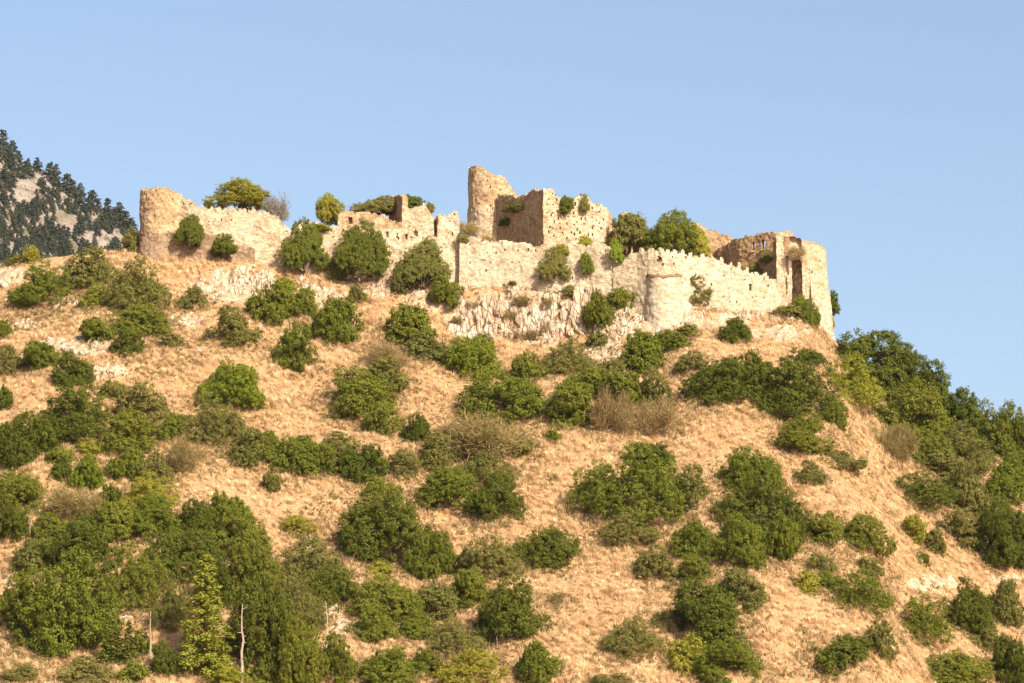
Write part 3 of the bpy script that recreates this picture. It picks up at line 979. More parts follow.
def plant(px, py, w, h, kind, label, y=None, tilt=None, name=None, cat=None, group=None):
    k = _count[0]
    _count[0] += 1
    rr = random.Random(k * 7 + 1)
    cls = 'D' if kind in 'dt' else 'L' if max(w, h) >= 50 else 'M' if max(w, h) >= 27 else 'S'
    if cls == 'D' and w > 32:
        cls = 'DL'
    if cls in ('L', 'M') and y is None and (kind in 'vy' or rr.random() < 0.15):
        cls += 'A'
    me, st = PROTO[cls][rr.randrange(len(PROTO[cls]))]
    spin = rr.uniform(0, 2 * math.pi)
    thin = 0.5 if y is not None and cat != 'tree' else 1.0        # what clings to a wall is shallower than it is wide
    if thin < 1:
        spin = rr.uniform(-0.3, 0.3)
    if tilt is None:
        tilt = R(min(26, max(6, 30 * h / w)))
    loc, s, sz = fit(me, px, py, w * GROW(px, py), h * GROW(px, py), tilt, spin, y=y, thin=thin)
    nm = name or NAMES[kind]
    root = bpy.data.objects.new(nm, None)
    COL.objects.link(root)
    tag(root, label, cat or ('shrub' if kind in 'dt' or max(w, h) < 27 else 'bush'), group)
    root.rotation_mode = 'ZYX'
    root.location = loc
    root.rotation_euler = (tilt, 0, spin)
    root.scale = (s, s * thin, sz)
    link('foliage' if kind not in 'dt' else 'twigs', me, LEAF[kind], root)
    link('stem', st, MAT['bark'], root)
    return root


def conifer_mesh(name, seed, tiers=16, wide=0.19, n_leaf=4200, leaf=0.012, ragged=0.25, bare=0.08, power=0.85, lump=0.03):
    """height 1; lumpy boughs spiral up the trunk"""
    rr = np.random.RandomState(seed)
    nb = tiers * 7
    P, N = [], []
    for k in range(nb):
        z = bare + (0.97 - bare) * ((k + rr.uniform(-2, 2)) / nb)
        f = min(1, max(0.02, 1 - (z - bare) / (1 - bare)))
        r0 = wide * (0.10 + 0.90 * f ** power) * (1 + ragged * rr.uniform(-1, 1))
        a = k * 2.4 + rr.uniform(-.4, .4)
        m = max(8, int(n_leaf / nb * (0.45 + 1.1 * f)))
        u = np.sqrt(rr.uniform(0.0, 1, m))
        lift = rr.uniform(-0.1, 0.45)
        pts = np.stack([math.cos(a) * r0 * u, math.sin(a) * r0 * u, z + r0 * (lift * u - 0.35 * u * u)], 1)
        e = unit(rr, m)
        pts += e * (lump * (0.35 + 0.65 * f) * rr.uniform(0.3, 1.1, m) * (0.5 + 0.6 * u))[:, None]
        P.append(pts)
        N.append(e + 0.5 * rr.randn(m, 3) + np.array([0.3 * math.cos(a), 0.3 * math.sin(a), 0.5]))
    P, N = np.vstack(P), np.vstack(N)
    N /= np.linalg.norm(N, axis=1, keepdims=True)
    V, Q = leaf_quads(P, N, leaf, rr)
    return make_mesh(name, V, Q)


def trunk_mesh(name, h=1.0, r=0.012, seed=0, twigs=0):
    rr = np.random.RandomState(seed)
    segs = []
    p = np.array([0, 0, -0.04]); n = 7
    for k in range(n):
        q = np.array([0.011 * rr.randn(), 0.011 * rr.randn(), h * (k + 1) / n])
        segs.append((p, q, r * (1 - 0.75 * k / n), r * (1 - 0.75 * (k + 1) / n)))
        p = q
    for k in range(twigs):
        z = rr.uniform(0.35, 0.97) * h
        a = rr.uniform(0, 6.28)
        segs.append(((0, 0, z), (0.06 * math.cos(a), 0.06 * math.sin(a), z + rr.uniform(-0.01, 0.03)), r * 0.3, r * 0.12))
    return tubes(name, segs, 6)


def upright(name, label, cat, px, py_top, py_bot, w, crown_me, trunk_me, mat, y=None, group=None, spin=0.0, crown_name='crown'):
    """a tree given by its tip and foot in the photo"""
    loc = hit(px, py_bot) if y is None else at(px, py_bot, y)
    top = at(px, py_top, loc[1])
    h = top[2] - loc[2]
    root = bpy.data.objects.new(name, None)
    COL.objects.link(root)
    tag(root, label, cat, group)
    root.location = loc
    root.rotation_euler = (0, 0, spin)
    P = _cache.setdefault(crown_me.name, local_pts(crown_me)) if crown_me else None
    s = h
    if P is not None:
        wid = np.percentile(P[:, 0], 98.5) - np.percentile(P[:, 0], 1.5)
        s = w * loc[1] * 1.03 / F_PX / wid
        link(crown_name, crown_me, mat, root)
    root.scale = (s, s, h)
    if trunk_me:
        link('trunk', trunk_me, MAT['bark'] if crown_me else MAT['pale_bark'], root)
    return root

BUSHES = """
42 285 54 32 g mid green bush sprawling on the ridge below the distant wooded mountain
90 268 42 34 v rounded olive bush on the crest just before the round tower
134 290 54 46 v large olive bush under the foot of the round tower
96 296 28 18 y yellowish shrub squeezed below the rounded crest bush
97 331 26 22 g small green bush above a pale rock patch, below the crest bushes
138 322 54 28 g wide green bush directly beneath the large bush under the round tower
127 343 28 24 o dark green tip hanging off the wide bush beneath the round tower
172 340 22 12 v low olive shrub at the end of the row beneath the round tower
31 252 14 16 y small yellow bush on the skyline before the distant mountain
15 256 16 8 v low olive shrub on the skyline at the photo's left edge
130 240 14 22 v slim olive bush wedged against the outer side of the round tower
192 298 32 22 v low olive bush beside the white rock face under the rampart
234 328 48 40 v big olive bush directly under the white rock face
270 304 42 38 g pale green bush touching the edge of the white rock face
285 288 22 20 b bright green shrub at the top of the bush clump beneath the rampart's end
298 305 32 28 g green bush in the upper far corner of the clump beneath the rampart's end
295 350 40 46 g tall dark-based bush hanging at the lowest end of the clump under the rampart
337 325 44 42 g green bush on grass between the clump under the rampart and the cliff side
336 306 22 14 v small olive shrub crowning the grassy rise under the mid castle wall
5 330 14 16 g small bush cut by the photo's left edge beside the pale rocks
12 361 34 28 v olive bush cut by the left edge, under the pale rocks
45 357 36 28 g green bush at the upper end of the diagonal row under the pale rocks
74 372 36 34 o dark green bush in the diagonal row touching a pale boulder
3 401 20 24 o dark bush cut by the left edge, alone in bare grass
231 388 56 42 b bright green rounded bush standing alone in grass
205 392 16 14 y yellow shrub touching the lone bright green bush
75 413 70 50 o broad dark green bush in the middle of the left slope
112 393 24 22 v small olive shrub above the broad dark bush's end
142 405 48 40 v grey olive bush just below the white boulders of the left slope
128 433 58 38 g green bush linking the broad dark bush to the grey olive one
170 429 28 26 g small dark-edged green bush between two grey olive bushes
212 421 62 44 v wide grey olive bush under the lone bright green bush
247 449 48 36 v olive bush at the lower end of the wide grey olive one
25 442 62 50 o dark spreading bush at the left edge, mid slope
59 459 26 20 g small green bush at the foot of the dark spreading edge bush
87 475 30 36 b bright green upright bush on open grass, left slope
60 473 20 18 o tiny dark shrub beside the upright bright bush
88 446 26 14 y low yellowish shrub above the upright bright bush
125 466 36 30 g green bush with a straw gap on each side, left slope
156 471 32 34 v olive bush above the sunlit pale olive mound
147 495 56 34 y sunlit pale olive mound above the dense wood
186 457 34 24 d sparse dry olive shrub alone on grass beneath the grey olive bushes
18 497 54 44 g green bush at the left edge above the pale pole
78 505 42 22 d dry brown brush above the dark wood at left
110 501 22 24 o dark little bush beside the dry brown brush
10 522 30 36 o dark bush at the left edge below the pale pole's top
34 556 36 28 v olive bush at the foot of the short pale pole
76 550 72 46 o big dark bush under the dry brown brush, upper wood
114 522 36 32 g green bush below the sunlit pale olive mound
150 519 52 36 g wide green bush at the wood's upper edge
182 556 62 42 o dark green tree mass just above the pale conifer's tip
225 512 40 28 g green bush at the wood's uphill rim beside open grass
240 537 50 44 g round green bush behind the pale conifer's tip
136 580 58 52 g tall green bush overlooking the white patch of bare rock
22 601 46 44 g green bush at the left edge above the straw patch
65 612 88 80 g biggest green tree of the wood's left side, above straw grass
172 606 34 72 v dull olive tall bush between the white rock patch and the pale conifer
215 586 30 60 o very dark tall bush in the shade behind the pale conifer
252 577 52 56 g leafy green tree above the longest bare trunk
263 636 62 84 o dark big tree beside the longest bare trunk
296 605 50 56 v brownish green tree between the dark big tree and the bare straw gap
300 655 48 60 g green tree on the wood's bottom edge before the slim white trunk
85 672 46 26 v dry olive mound on the bottom edge under the biggest left tree
133 674 26 22 g small green bush on the bottom edge between dark saplings
141 645 18 24 g narrow green bush just uphill of the thin grey trunk
167 662 24 40 o dark narrow bush between the thin grey trunk and the pale conifer
264 677 26 20 g green bush at the bottom edge beneath the longest bare trunk
225 672 36 26 y light yellowish bush at the pale conifer's foot
20 672 30 14 v low olive shrub on straw at the bottom left corner
45 640 22 10 d dry straw-coloured shrub below the biggest left tree
362 394 64 42 g broad green bush in the centre-left grass with two neighbours attached
384 376 46 34 v olive bush crowning the broad centre-left bush
384 421 38 34 g green round bush hanging below the broad centre-left bush
388 357 34 22 d dry olive brush just above the crowned centre-left bush
418 431 28 28 o small dark bush alone between the centre-left clump and olive shrubs
436 452 42 34 v olive shrub mass below the small dark lone bush
264 450 30 32 g dark green bush starting the long row across the slope
297 458 42 38 g round green bush second in the long row across the slope
328 463 36 34 g green bush in the middle of the long row across the slope
362 466 44 34 o dark bush closing the long row across the slope
338 444 38 22 v grey olive bush on top of the long row
271 485 18 22 v single tiny olive shrub on straw under the long row
400 465 34 26 v sparse olive bush between the long row and the olive shrub mass
380 492 36 24 g green bush directly below the closing dark bush of the row
378 510 46 30 v olive bush sitting on top of the big dark clump
386 532 86 60 o big dark clump in the lower middle, largest of its area
430 559 46 50 g green bush trailing below the big dark lower clump
452 490 60 40 g wide green bush beneath the dry brown patch, middle slope
486 468 54 28 v olive bush crown above the dark middle bush
496 500 50 46 o dark middle bush with an olive crown above it
472 361 52 42 b bright green bush right under the rock cliff
484 347 22 24 v olive shrub leaning against the bottom of the rock cliff
504 400 76 42 g wide dark green bush below the bright one under the cliff
425 347 46 28 v olive dry-edged bush to the side of the cliff's foot
410 325 42 36 g green bush on the shoulder beside the rock cliff
482 437 64 28 d wide brown dry brush patch in the middle of the slope
520 448 26 18 v sparse olive shrub at the end of the brown dry patch
468 589 34 36 g small upright green bush between trailing bush and dark rounded tree
458 566 24 20 v small olive shrub above the upright green bush, lower middle
490 562 58 42 v olive green dome bush in the lower middle
512 614 66 60 o dark rounded tree in the lower middle over straw
312 564 62 42 v olive bush crown above the slim white trunk
326 590 52 36 o dark bush right over the slim white trunk's top
384 599 68 36 g low wide green bush beside white rocks, lower middle
380 571 24 16 y tiny yellow shrub under the big dark lower clump
374 627 44 28 g green bush below the white rocks by the slim trunk
436 604 46 34 v olive bush between low wide bush and upright green bush
415 628 40 22 g small green bush under the olive one, lower middle
457 639 56 34 v grey-green bush beside the dark rounded tree's foot
390 668 58 34 g green bush on the bottom edge, third from the slim white trunk
470 668 68 32 y yellowish green bush on the bottom edge under the grey-green bush
338 660 36 48 g green bush touching the slim white trunk's foot
430 665 26 26 o small dark bush on the bottom edge between two lighter ones
538 664 40 38 g green bush on the bottom edge below the dark rounded tree
546 551 60 38 o dark bush with a flat bottom between two straw strips, lower middle
528 369 36 28 g green bush under the cliff's middle
566 361 52 36 v olive bush under the cliff with pale rocks above
585 384 40 28 g green bush just above the round dark centre bush
571 409 46 46 g round dark green bush in the centre with grass all round below
608 374 36 26 v olive bush in the row under the bastion
622 391 40 34 g green bush at the row's lower end beside brown brush
641 354 42 40 g upper green bush beneath the bastion
653 392 34 42 v olive green bush trailing from the upper bush beneath the bastion
676 343 30 18 g small green bush under the battlement wall's first part
613 415 38 32 d brown dry brush under the bastion's bush row
650 419 46 28 d greyish dry brush between brown brush and the giant bush
693 363 34 22 v olive low bush above the wide dark bush, right slope
640 486 86 64 g giant rounded green bush in the middle of open straw
600 487 56 42 g green side mass of the giant bush, towards the castle's keep side
684 489 44 42 v lighter side mass of the giant bush, facing the next dark clump
650 458 40 26 o dark knob on top of the giant bush
554 436 14 12 g tiny round green shrub alone on straw in the centre
722 382 68 42 o wide dark bush below the battlement wall
755 378 40 42 o dark bush joining the wide one to the tree line at right
750 472 58 40 g green bush top of the tall dark clump, right slope
755 505 78 56 o tall dark clump on the right slope beside open straw
790 520 48 50 o darkest end of the tall clump, over a grass edge
630 530 56 28 v flat olive bush under the giant bush
655 565 40 36 v grey olive bush below the flat olive one
694 571 30 28 g small green bush between two larger bushes, lower right
692 542 36 34 g green bush left of the bright-topped lower right bush
735 545 54 46 g bright-topped bush under the tall dark clump
740 589 46 36 v grey thorny-looking bush above the dark cone-topped tree
777 541 40 40 g green bush under the tall dark clump's end
630 639 52 36 v single rounded dull green bush alone near the bottom
700 618 84 62 o dark cone-topped tree near the bottom, straw on both sides
688 655 46 34 y light olive bush in front of the dark cone-topped tree
728 663 60 40 g green base bush under the dark cone-topped tree
612 679 40 10 v low olive shrub peeping over the bottom edge
809 358 28 14 o small flat dark bush right under the corner tower's slope
795 388 78 58 o large dark bush below the corner tower
848 384 62 44 y yellowish green bush beside the large dark one below the corner tower
832 414 28 28 g small green bush under the yellowish one, right slope
803 435 52 34 g green bush hanging beneath the large dark bush below the tower
845 461 40 18 v low olive shrub on straw, right slope
810 474 30 24 v small dull bush between straw strips, right slope
868 352 80 56 o big dark tree on the skyline next to the corner tower
914 370 66 58 o dark tree on the skyline, second one downhill from the corner tower
890 370 28 20 y pale green bush tucked under the two skyline trees
910 418 72 58 g green tree mass below the second skyline tree
956 396 60 46 o dark tree in the skyline dip, right ridge
986 412 56 46 g green skyline tree halfway down the right ridge
1012 430 48 54 g skyline tree cut by the photo's right edge
962 448 56 42 v olive green bush mass under the right ridge's skyline trees
925 448 50 34 g green bush on the lower rim of the right ridge wood
896 445 36 28 d dry brown shrub at the rim of the right ridge wood
922 492 62 32 o dark flat-topped bush island in straw under the ridge wood
962 488 44 46 v olive bush closing the dark flat-topped island
1005 486 42 38 g green bush at the right edge under the ridge wood
866 535 50 36 g solitary domed green bush on straw, lower right
825 530 32 30 g small green bush between tall dark clump and domed bush
912 530 28 26 y yellowish slender shrub beside the solitary domed bush
936 542 18 24 v thin olive shrub in the straw near the right edge bushes
922 560 14 14 g tiny green tuft shrub under the thin olive one
962 530 40 38 v olive bush beside the very dark edge tree, right side
1002 538 60 60 o very dark tree cut by the right edge, mid height
822 565 28 20 v upper little bush of the broken bush string, lower right
807 583 24 22 y yellowish little bush of the broken bush string, lower right
829 583 28 20 g middle little bush of the broken bush string, lower right
868 567 30 18 v flat top bush of the broken bush string, lower right
862 592 54 36 g largest bush of the broken bush string, lower right
920 621 56 44 g green mound beside the dark crown with pointed top, lower right
968 612 44 50 o dark bush with a pointed top, lower right
1003 605 38 44 v olive bush next to the pointed dark bush at the right edge
842 655 48 34 o dark rounded bush near the bottom, right half
880 640 30 36 v narrow olive bush beside the dark rounded bottom bush
948 672 80 32 g wide green bush on the bottom edge, right corner
1012 665 40 52 o very dark bush in the bottom right corner
985 640 30 20 v small olive shrub above the bottom right corner
386 258 18 24 y yellow green bush clinging to the big round wall bush
341 269 32 26 g small dark bush below the big round wall bush
358 296 18 20 v little olive shrub on rocks under the terrace wall
404 280 26 28 v olive bush under the brownish green terrace bush
445 292 34 28 g green bush at the cliff's top corner by the curtain wall
598 311 30 34 g dark green bush clinging to the cliff near the bastion
621 300 26 22 g green bush on the rocks at the bastion's near side
573 292 20 12 v low olive shrub on the cliff top beneath the curtain wall
511 283 22 10 v low grassy shrub at the curtain wall's foot
598 341 20 16 v small olive shrub on pale stones under the cliff
735 333 28 26 o dark compact bush alone below the battlement wall
688 331 22 12 v thin olive shrub below the battlement wall
664 341 32 18 g low bush between bastion foot and the green bush under it
700 291 28 28 v grey green bush growing against the battlement wall
712 296 14 14 g small dark bush next to the grey green wall bush
790 312 26 12 v brownish low shrub on rubble before the corner tower
450 432 18 14 v tiny olive shrub above the brown dry patch
740 640 22 16 v small dull shrub beside the cone-topped tree's flank
555 600 18 12 d little dry shrub alone on the lower straw
517 335 14 9 d dry brown tuft low on the cliff, middle of three in a line
532 334 12 9 d dry brown tuft low on the cliff, nearest the small olive shrub
546 327 12 12 d dry brown tuft halfway up the cliff above the cliff-foot bushes
491 325 12 9 d dry brown tuft on the cliff above the bright green bush
510 315 14 9 d dry brown tuft in the cliff centre under the curtain wall
549 303 13 10 d dry brown tuft on the cliff rim under the curtain wall bush
522 300 18 9 d dry brown tuft on the cliff rim under the bare curtain wall
456 322 12 12 d dry tuft at the outer end of the cliff beside the shoulder bush
470 305 16 9 d dry tuft on the cliff top beneath the curtain wall corner
453 342 12 8 d dry tuft at the cliff bottom above the bright green bush
990 512 50 28 v olive bush under the ridge wood, above the very dark edge tree
940 466 44 26 v low olive bush along the ridge wood's lower rim above the dark island
1016 470 30 34 g green bush cut by the right edge between skyline tree and ridge wood foot
52 527 34 22 g green bush between the short pale pole and the dry brown brush
196 520 34 30 o dark bush filling the wood's upper edge between two wide green ones
300 525 30 16 y pale sparse shrub on straw just above the wood's olive bush crown
200 660 26 30 g young green bush at the base of the pale conifer, shaded side
420 660 12 22 o thin dark upright bush near the bottom edge of the lower middle
60 430 30 18 v small olive bush between the two broad dark bushes of the left slope
"""

SPOTS = []                                            # where bushes stand, for the weeds round them
for line in BUSHES.strip().splitlines():
    a = line.split(' ', 5)
    px, py, w, h = (float(v) for v in a[:4])
    nm = None; cat = None
    if ' tree' in a[5] and 'tree line' not in a[5] and 'bush' not in a[5] and 'shrub' not in a[5]:
        nm, cat = 'broadleaf_tree', 'tree'
    r = plant(px, py, w, h, a[4], a[5], name=nm, cat=cat)
    SPOTS.append((r.location.x, r.location.y, r.scale.x, a[4]))

# plants that grow on and behind the walls
WALL_PLANTS = [
    (305, 245, 46, 46, 'o', 'dark bush where the rampart ends, growing at the foot of the wall', 696.8, None, 'bush'),
    (362, 249, 54, 50, 'o', 'big round bush before the roofless house and its terrace wall', 695.0, None, 'bush'),
    (423, 262, 54, 42, 'v', 'brownish green bush covering the foot of the terrace wall', 694.4, None, 'bush'),
    (237, 196, 62, 32, 'y', 'spreading olive tree rising behind the rampart next to a leafless shrub', 712, 'wild_tree', 'tree'),
    (276, 209, 26, 26, 't', 'leafless grey twiggy shrub behind the rampart against the sky', 708, None, None),
    (190, 231, 28, 31, 'o', 'dark olive bush growing out of the rampart face near the round tower', 697.6, None, None),
    (224, 245, 27, 21, 'o', 'compact dark bush on the ledge at the rampart foot', 697.2, None, None),
    (330, 210, 28, 30, 'y', 'yellow green little tree on the broken wall beside the roofless house', 705, 'wild_tree', 'tree'),
    (376, 207, 48, 21, 'v', 'dark olive ivy heap over the sloping gable of the roofless house', 706, 'ivy_heap', 'ivy'),
    (411, 203, 24, 15, 'o', 'dark ivy behind the front wall top of the roofless house', 707, 'ivy_heap', 'ivy'),
    (430, 209, 9, 13, 'v', 'tiny ivy tuft on the far top corner of the roofless house', 706, 'ivy_heap', 'ivy'),
    (630, 235, 44, 42, 'v', 'darker of the two trees behind the battlements, beside the broken pillar', 706, 'wild_tree', 'tree'),
    (672, 236, 58, 40, 'g', 'broader leafy tree behind the battlements above the bastion', 704, 'wild_tree', 'tree'),
    (699, 243, 20, 24, 'y', 'yellowish bush at the end of the trees behind the battlements', 702, None, None),
    (617, 251, 13, 22, 'b', 'bright green creeper hanging where curtain wall meets battlements', 689.6, 'creeper', 'creeper'),
    (555, 264, 32, 30, 'v', 'brownish olive bush growing against the curtain wall under the keep block', 692.4, None, None),
    (560, 250, 18, 12, 'y', 'yellow green tip of growth over the curtain wall bush', 692.6, None, None),
    (587, 263, 14, 27, 'g', 'narrow green creeper running down the curtain wall', 691.4, 'creeper', 'creeper'),
    (567, 205, 15, 17, 'o', 'dark bush sprouting on the top edge of the keep block', 705.6, None, None),
    (517, 208, 30, 11, 'v', 'dull creeper across the shaded face of the keep block', 714.6, 'creeper', 'creeper'),
    (506, 222, 16, 8, 'o', 'dark creeper patch low on the shaded keep block face', 718.2, 'creeper', 'creeper'),
    (766, 256, 13, 11, 'v', 'small bush on the hall wall right beneath its slit windows', 699.3, None, None),
    (754, 266, 10, 9, 'v', 'tiny bush on the hall wall just over the battlements', 701.0, None, None),
    (797, 251, 18, 9, 'd', 'brown dry tuft filling the top of the arched recess', 690.6, None, None),
    (809, 314, 21, 38, 'o', 'dark upright bush at the foot of the corner tower', 689.6, None, None),
    (800, 303, 18, 14, 'g', 'green bush at the sill of the arched recess', 690.6, None, None),
    (833, 303, 12, 22, 'o', 'dark tree peeping out behind the corner tower', 716, 'wild_tree', 'tree'),
    (830, 321, 9, 20, 'y', 'thin yellow green bush along the corner tower outer edge', 700, None, None),
    (468, 228, 22, 12, 'd', 'dry brown tuft on the wall top at the keep tower foot', 698.4, None, None),
    (489, 239, 14, 8, 'd', 'dry tuft on the curtain wall top under the keep tower', 699.0, None, None),
    (463, 238, 12, 10, 'v', 'small olive tuft at the junction of tower stub and curtain wall', 695.6, None, None),
    (322, 228, 20, 8, 'y', 'low yellow grass tuft on the broken wall under the little tree', 698.6, None, None),
    (585, 203, 10, 22, 'v', 'thin creeper on the sunlit upper face of the keep block', 706.0, 'creeper', 'creeper'),
    (586, 243, 14, 14, 'y', 'yellowish tuft between keep block and curtain wall', 699.0, None, None),
]
for a in WALL_PLANTS:
    plant(a[0], a[1], a[2] * 0.97, a[3] * 0.97, a[4], a[5], y=a[6], tilt=0.0, name=a[7], cat=a[8])

# the pale conifer, saplings and bare trunks of the wood
CON = [conifer_mesh("crown", 500 + k, 20, 0.17, 16000, 0.0085, 0.35, 0.03, 0.8, 0.045) for k in range(2)]
CYP = [conifer_mesh("crown", 520 + k, 14, 0.085, 4200, 0.014, 0.35, 0.0, 0.45, 0.04) for k in range(3)]
TRK = trunk_mesh("trunk", 0.93, 0.011, 1)
upright('conifer', 'tall pale green conifer with a pointed tip in the dark wood', 'tree', 204, 551, 676, 48, CON[0], TRK, LEAF['c'])
for (px, t, b, w, lab) in ((106, 616, 664, 12, 'slim dark sapling below the white rock patch, tallest of its row'), (117, 626, 664, 13, 'slim dark sapling in the middle of the row below white rock'),
                           (128, 621, 664, 12, 'slim dark sapling of the row standing next to the thin grey trunk')):
    upright('sapling', lab, 'tree', px, t, b, w, CYP[px % 3], TRK, LEAF['g'], group='saplings below the white rock patch')
for k, (px, t, b, r, lab) in enumerate(((30, 510, 541, .030, 'short pale bare trunk standing among bushes near the left edge'), (150, 611, 664, .028, 'thin grey bare trunk between narrow bushes in the wood'),
                                        (241, 604, 690, .024, 'longest bare trunk, pinkish, in front of the dark big tree'), (326, 601, 666, .024, 'slim white bare trunk on a straw gap beside the wood'),
                                        (497, 622, 650, .022, 'short thin bare stem beneath the dark rounded tree'))):
    upright('bare_trunk', lab, 'dead tree', px, t, b, 5, None, trunk_mesh("trunk", 1.0, r, 40 + k, 9), None, group='bare trunks in the wood')

# ---------------------------------------------------------------- distant mountain with its firs
MY = 2400.0
MS = np.array([(-3000, -1400), (-400, -150), (-100, 66), (0, 150), (25, 166), (50, 181), (75, 199), (100, 213), (119, 222), (130, 236), (160, 262), (250, 325), (500, 470), (900, 700), (2500, 1500)], float)
MW = 2400 * CP + 560 * SP
MZ = at(512, MS[:, 1], MY)[2]


def MT(x, y):
    x = np.asarray(x, float); y = np.asarray(y, float)
    ppx = 512 + F_PX * x / MW
    z = np.interp(ppx, MS[:, 0], MZ)
    t = MY - y
    z = z - 0.72 * np.maximum(t, 0) - 0.5 * np.maximum(-t, 0)
    return z + smooth(0, 60, np.abs(t)) * (16 * fbm2(x / 120, y / 120, 61, 4)) + 2.5 * fbm2(x / 22, y / 22, 62, 3)


def mhit(px, py):
    ys = np.arange(1700, 2500, 2.0)
    P = at(px, py, ys)
    d = P[2] - MT(P[0], ys)
    i = int(np.argmax(d < 0)) if (d < 0).any() else int(np.argmin(d))
    return np.array([P[0][i], ys[i], float(MT(P[0][i], ys[i]))])


def build_mountain():
    X = np.concatenate([np.arange(-1500, -420, 40), np.arange(-420, -200, 2.5), np.arange(-200, 700, 40)])
    Y = np.concatenate([np.arange(1500, 1980, 40), np.arange(1980, 2440, 3.0), np.arange(2440, 3200, 50)])
    gx, gy = np.meshgrid(X, Y)
    z = MT(gx, gy)
    crag = 0.5 - np.abs(fbm2(gx / 16, gy / 11, 63, 4))
    fr = smooth(-440, -400, gx) * smooth(1980, 2020, gy) * smooth(2440, 2415, gy)
    z = z + 9 * crag * fr
    idx = np.arange(gx.size).reshape(gx.shape)
    q = np.stack([idx[:-1, :-1], idx[:-1, 1:], idx[1:, 1:], idx[1:, :-1]], -1).reshape(-1, 4)
    me = make_mesh("mountain", np.stack([gx, gy, z], -1).reshape(-1, 3), q, smooth_shade=True)
    t = NT("far_mountainside")
    p = t.pos()
    c = t.mix(t.fac(t.noise(p, 0.05, 6, 0.7), 0.40, 0.60), (0.27, 0.225, 0.195), (0.21, 0.165, 0.135))
    c = t.mix(t.fac(t.noise(p, 0.025, 5, 0.65), 0.50, 0.60), c, (0.10, 0.09, 0.045))
    c = t.mix(t.fac(t.noise(p, 0.2, 5, 0.7), 0.50, 0.68), c, (0.17, 0.12, 0.09))
    c = t.mix(t.fac(t.noise(p, 0.11, 6, 0.8), 0.54, 0.62), c, (0.09, 0.085, 0.05))
    o = link("mountain", me, t.bsdf(c, 1.0, t.noise(p, 0.3, 6, 0.7), 0.7, 2.0))
    tag(o, "distant steep mountainside of pinkish rock with firs", "mountain", kind='structure')


build_mountain()
FIR = [conifer_mesh("crown", 540 + k, 8, 0.30, 2600, 0.030, 0.4, 0.04, 0.6, 0.085) for k in range(5)]
FTR = trunk_mesh("trunk", 0.9, 0.02, 2)
rr = np.random.RandomState(8)
skyline = [(px, float(np.interp(px, MS[:, 0], MS[:, 1])) + 2.5, h) for px, h in ((-18, 20), (-6, 19), (2, 21), (12, 19), (19, 15), (28, 14), (37, 17), (50, 21), (56, 22), (67, 22), (72, 17), (80, 19),
            (92, 19), (98, 13), (107, 20), (114, 15), (119, 22), (125, 18), (131, 20), (136, 15))]
SKY_LABEL = 'dark fir breaking the skyline of the distant mountain ridge'
LOW_LABEL = 'dark fir on the distant mountainside, below its skyline'
spots = [(a, b, c * rr.uniform(0.95, 1.25), True) for a, b, c in skyline]
rockv = [(22, 200, 14, 18), (68, 228, 14, 13), (108, 240, 14, 6), (92, 222, 5, 5), (4, 172, 8, 6), (42, 182, 9, 6), (30, 190, 12, 10), (88, 238, 10, 9), (62, 189, 5, 4), (55, 218, 7, 6), (100, 250, 14, 6)]
tries = 0
while len(spots) < 299 and tries < 20000:
    tries += 1
    px, py = rr.uniform(-25, 140), rr.uniform(150, 268)
    sil = np.interp(px, MS[:, 0], MS[:, 1])
    if py < sil + 9 or any(((px - a) / rx) ** 2 + ((py - b) / ry) ** 2 < 0.6 for a, b, rx, ry in rockv):
        continue
    if any((px - s[0]) ** 2 + ((py - s[1]) * 1.2) ** 2 < 16 for s in spots):
        continue
    spots.append((px, py, rr.uniform(9, 16), False))
for k, (px, py, h, top) in enumerate(spots):
    loc = mhit(px, py)
    hh = h * loc[1] * 1.05 / F_PX
    root = bpy.data.objects.new('fir_tree', None)
    COL.objects.link(root)
    tag(root, SKY_LABEL if top else LOW_LABEL, 'tree', 'firs along the distant skyline' if top else 'firs on the distant mountainside')
    root.location = (loc[0], loc[1], loc[2] - 0.5)
    s = hh * rr.uniform(0.85, 1.45)
    root.rotation_euler = (0, 0, rr.uniform(0, 6.28))
    root.scale = (s, s, hh)
    link('crown', FIR[k % 5], LEAF['p'], root)
    link('trunk', FTR, MAT['bark'], root)

# ---------------------------------------------------------------- boulders
def boulder_mesh(seed):
    rr = np.random.RandomState(seed)
    import bmesh
    bm = bmesh.new()
    bmesh.ops.create_icosphere(bm, subdivisions=4, radius=1.0)
    V = np.array([v.co[:] for v in bm.verts])
    for k in range(13):
        n = rr.randn(3); n /= np.linalg.norm(n)
        d = rr.uniform(0.55, 0.85)
        over = np.maximum(V @ n - d, 0)
        V -= over[:, None] * n
    V += 0.05 * fbm2(V[:, 0] * 3 + V[:, 2] * 2, V[:, 1] * 3 - V[:, 2], seed, 3)[:, None] * V
    for v, c in zip(bm.verts, V):
        v.co = c
    me = bpy.data.meshes.new("boulder")
    bm.to_mesh(me)
    bm.free()
    return me


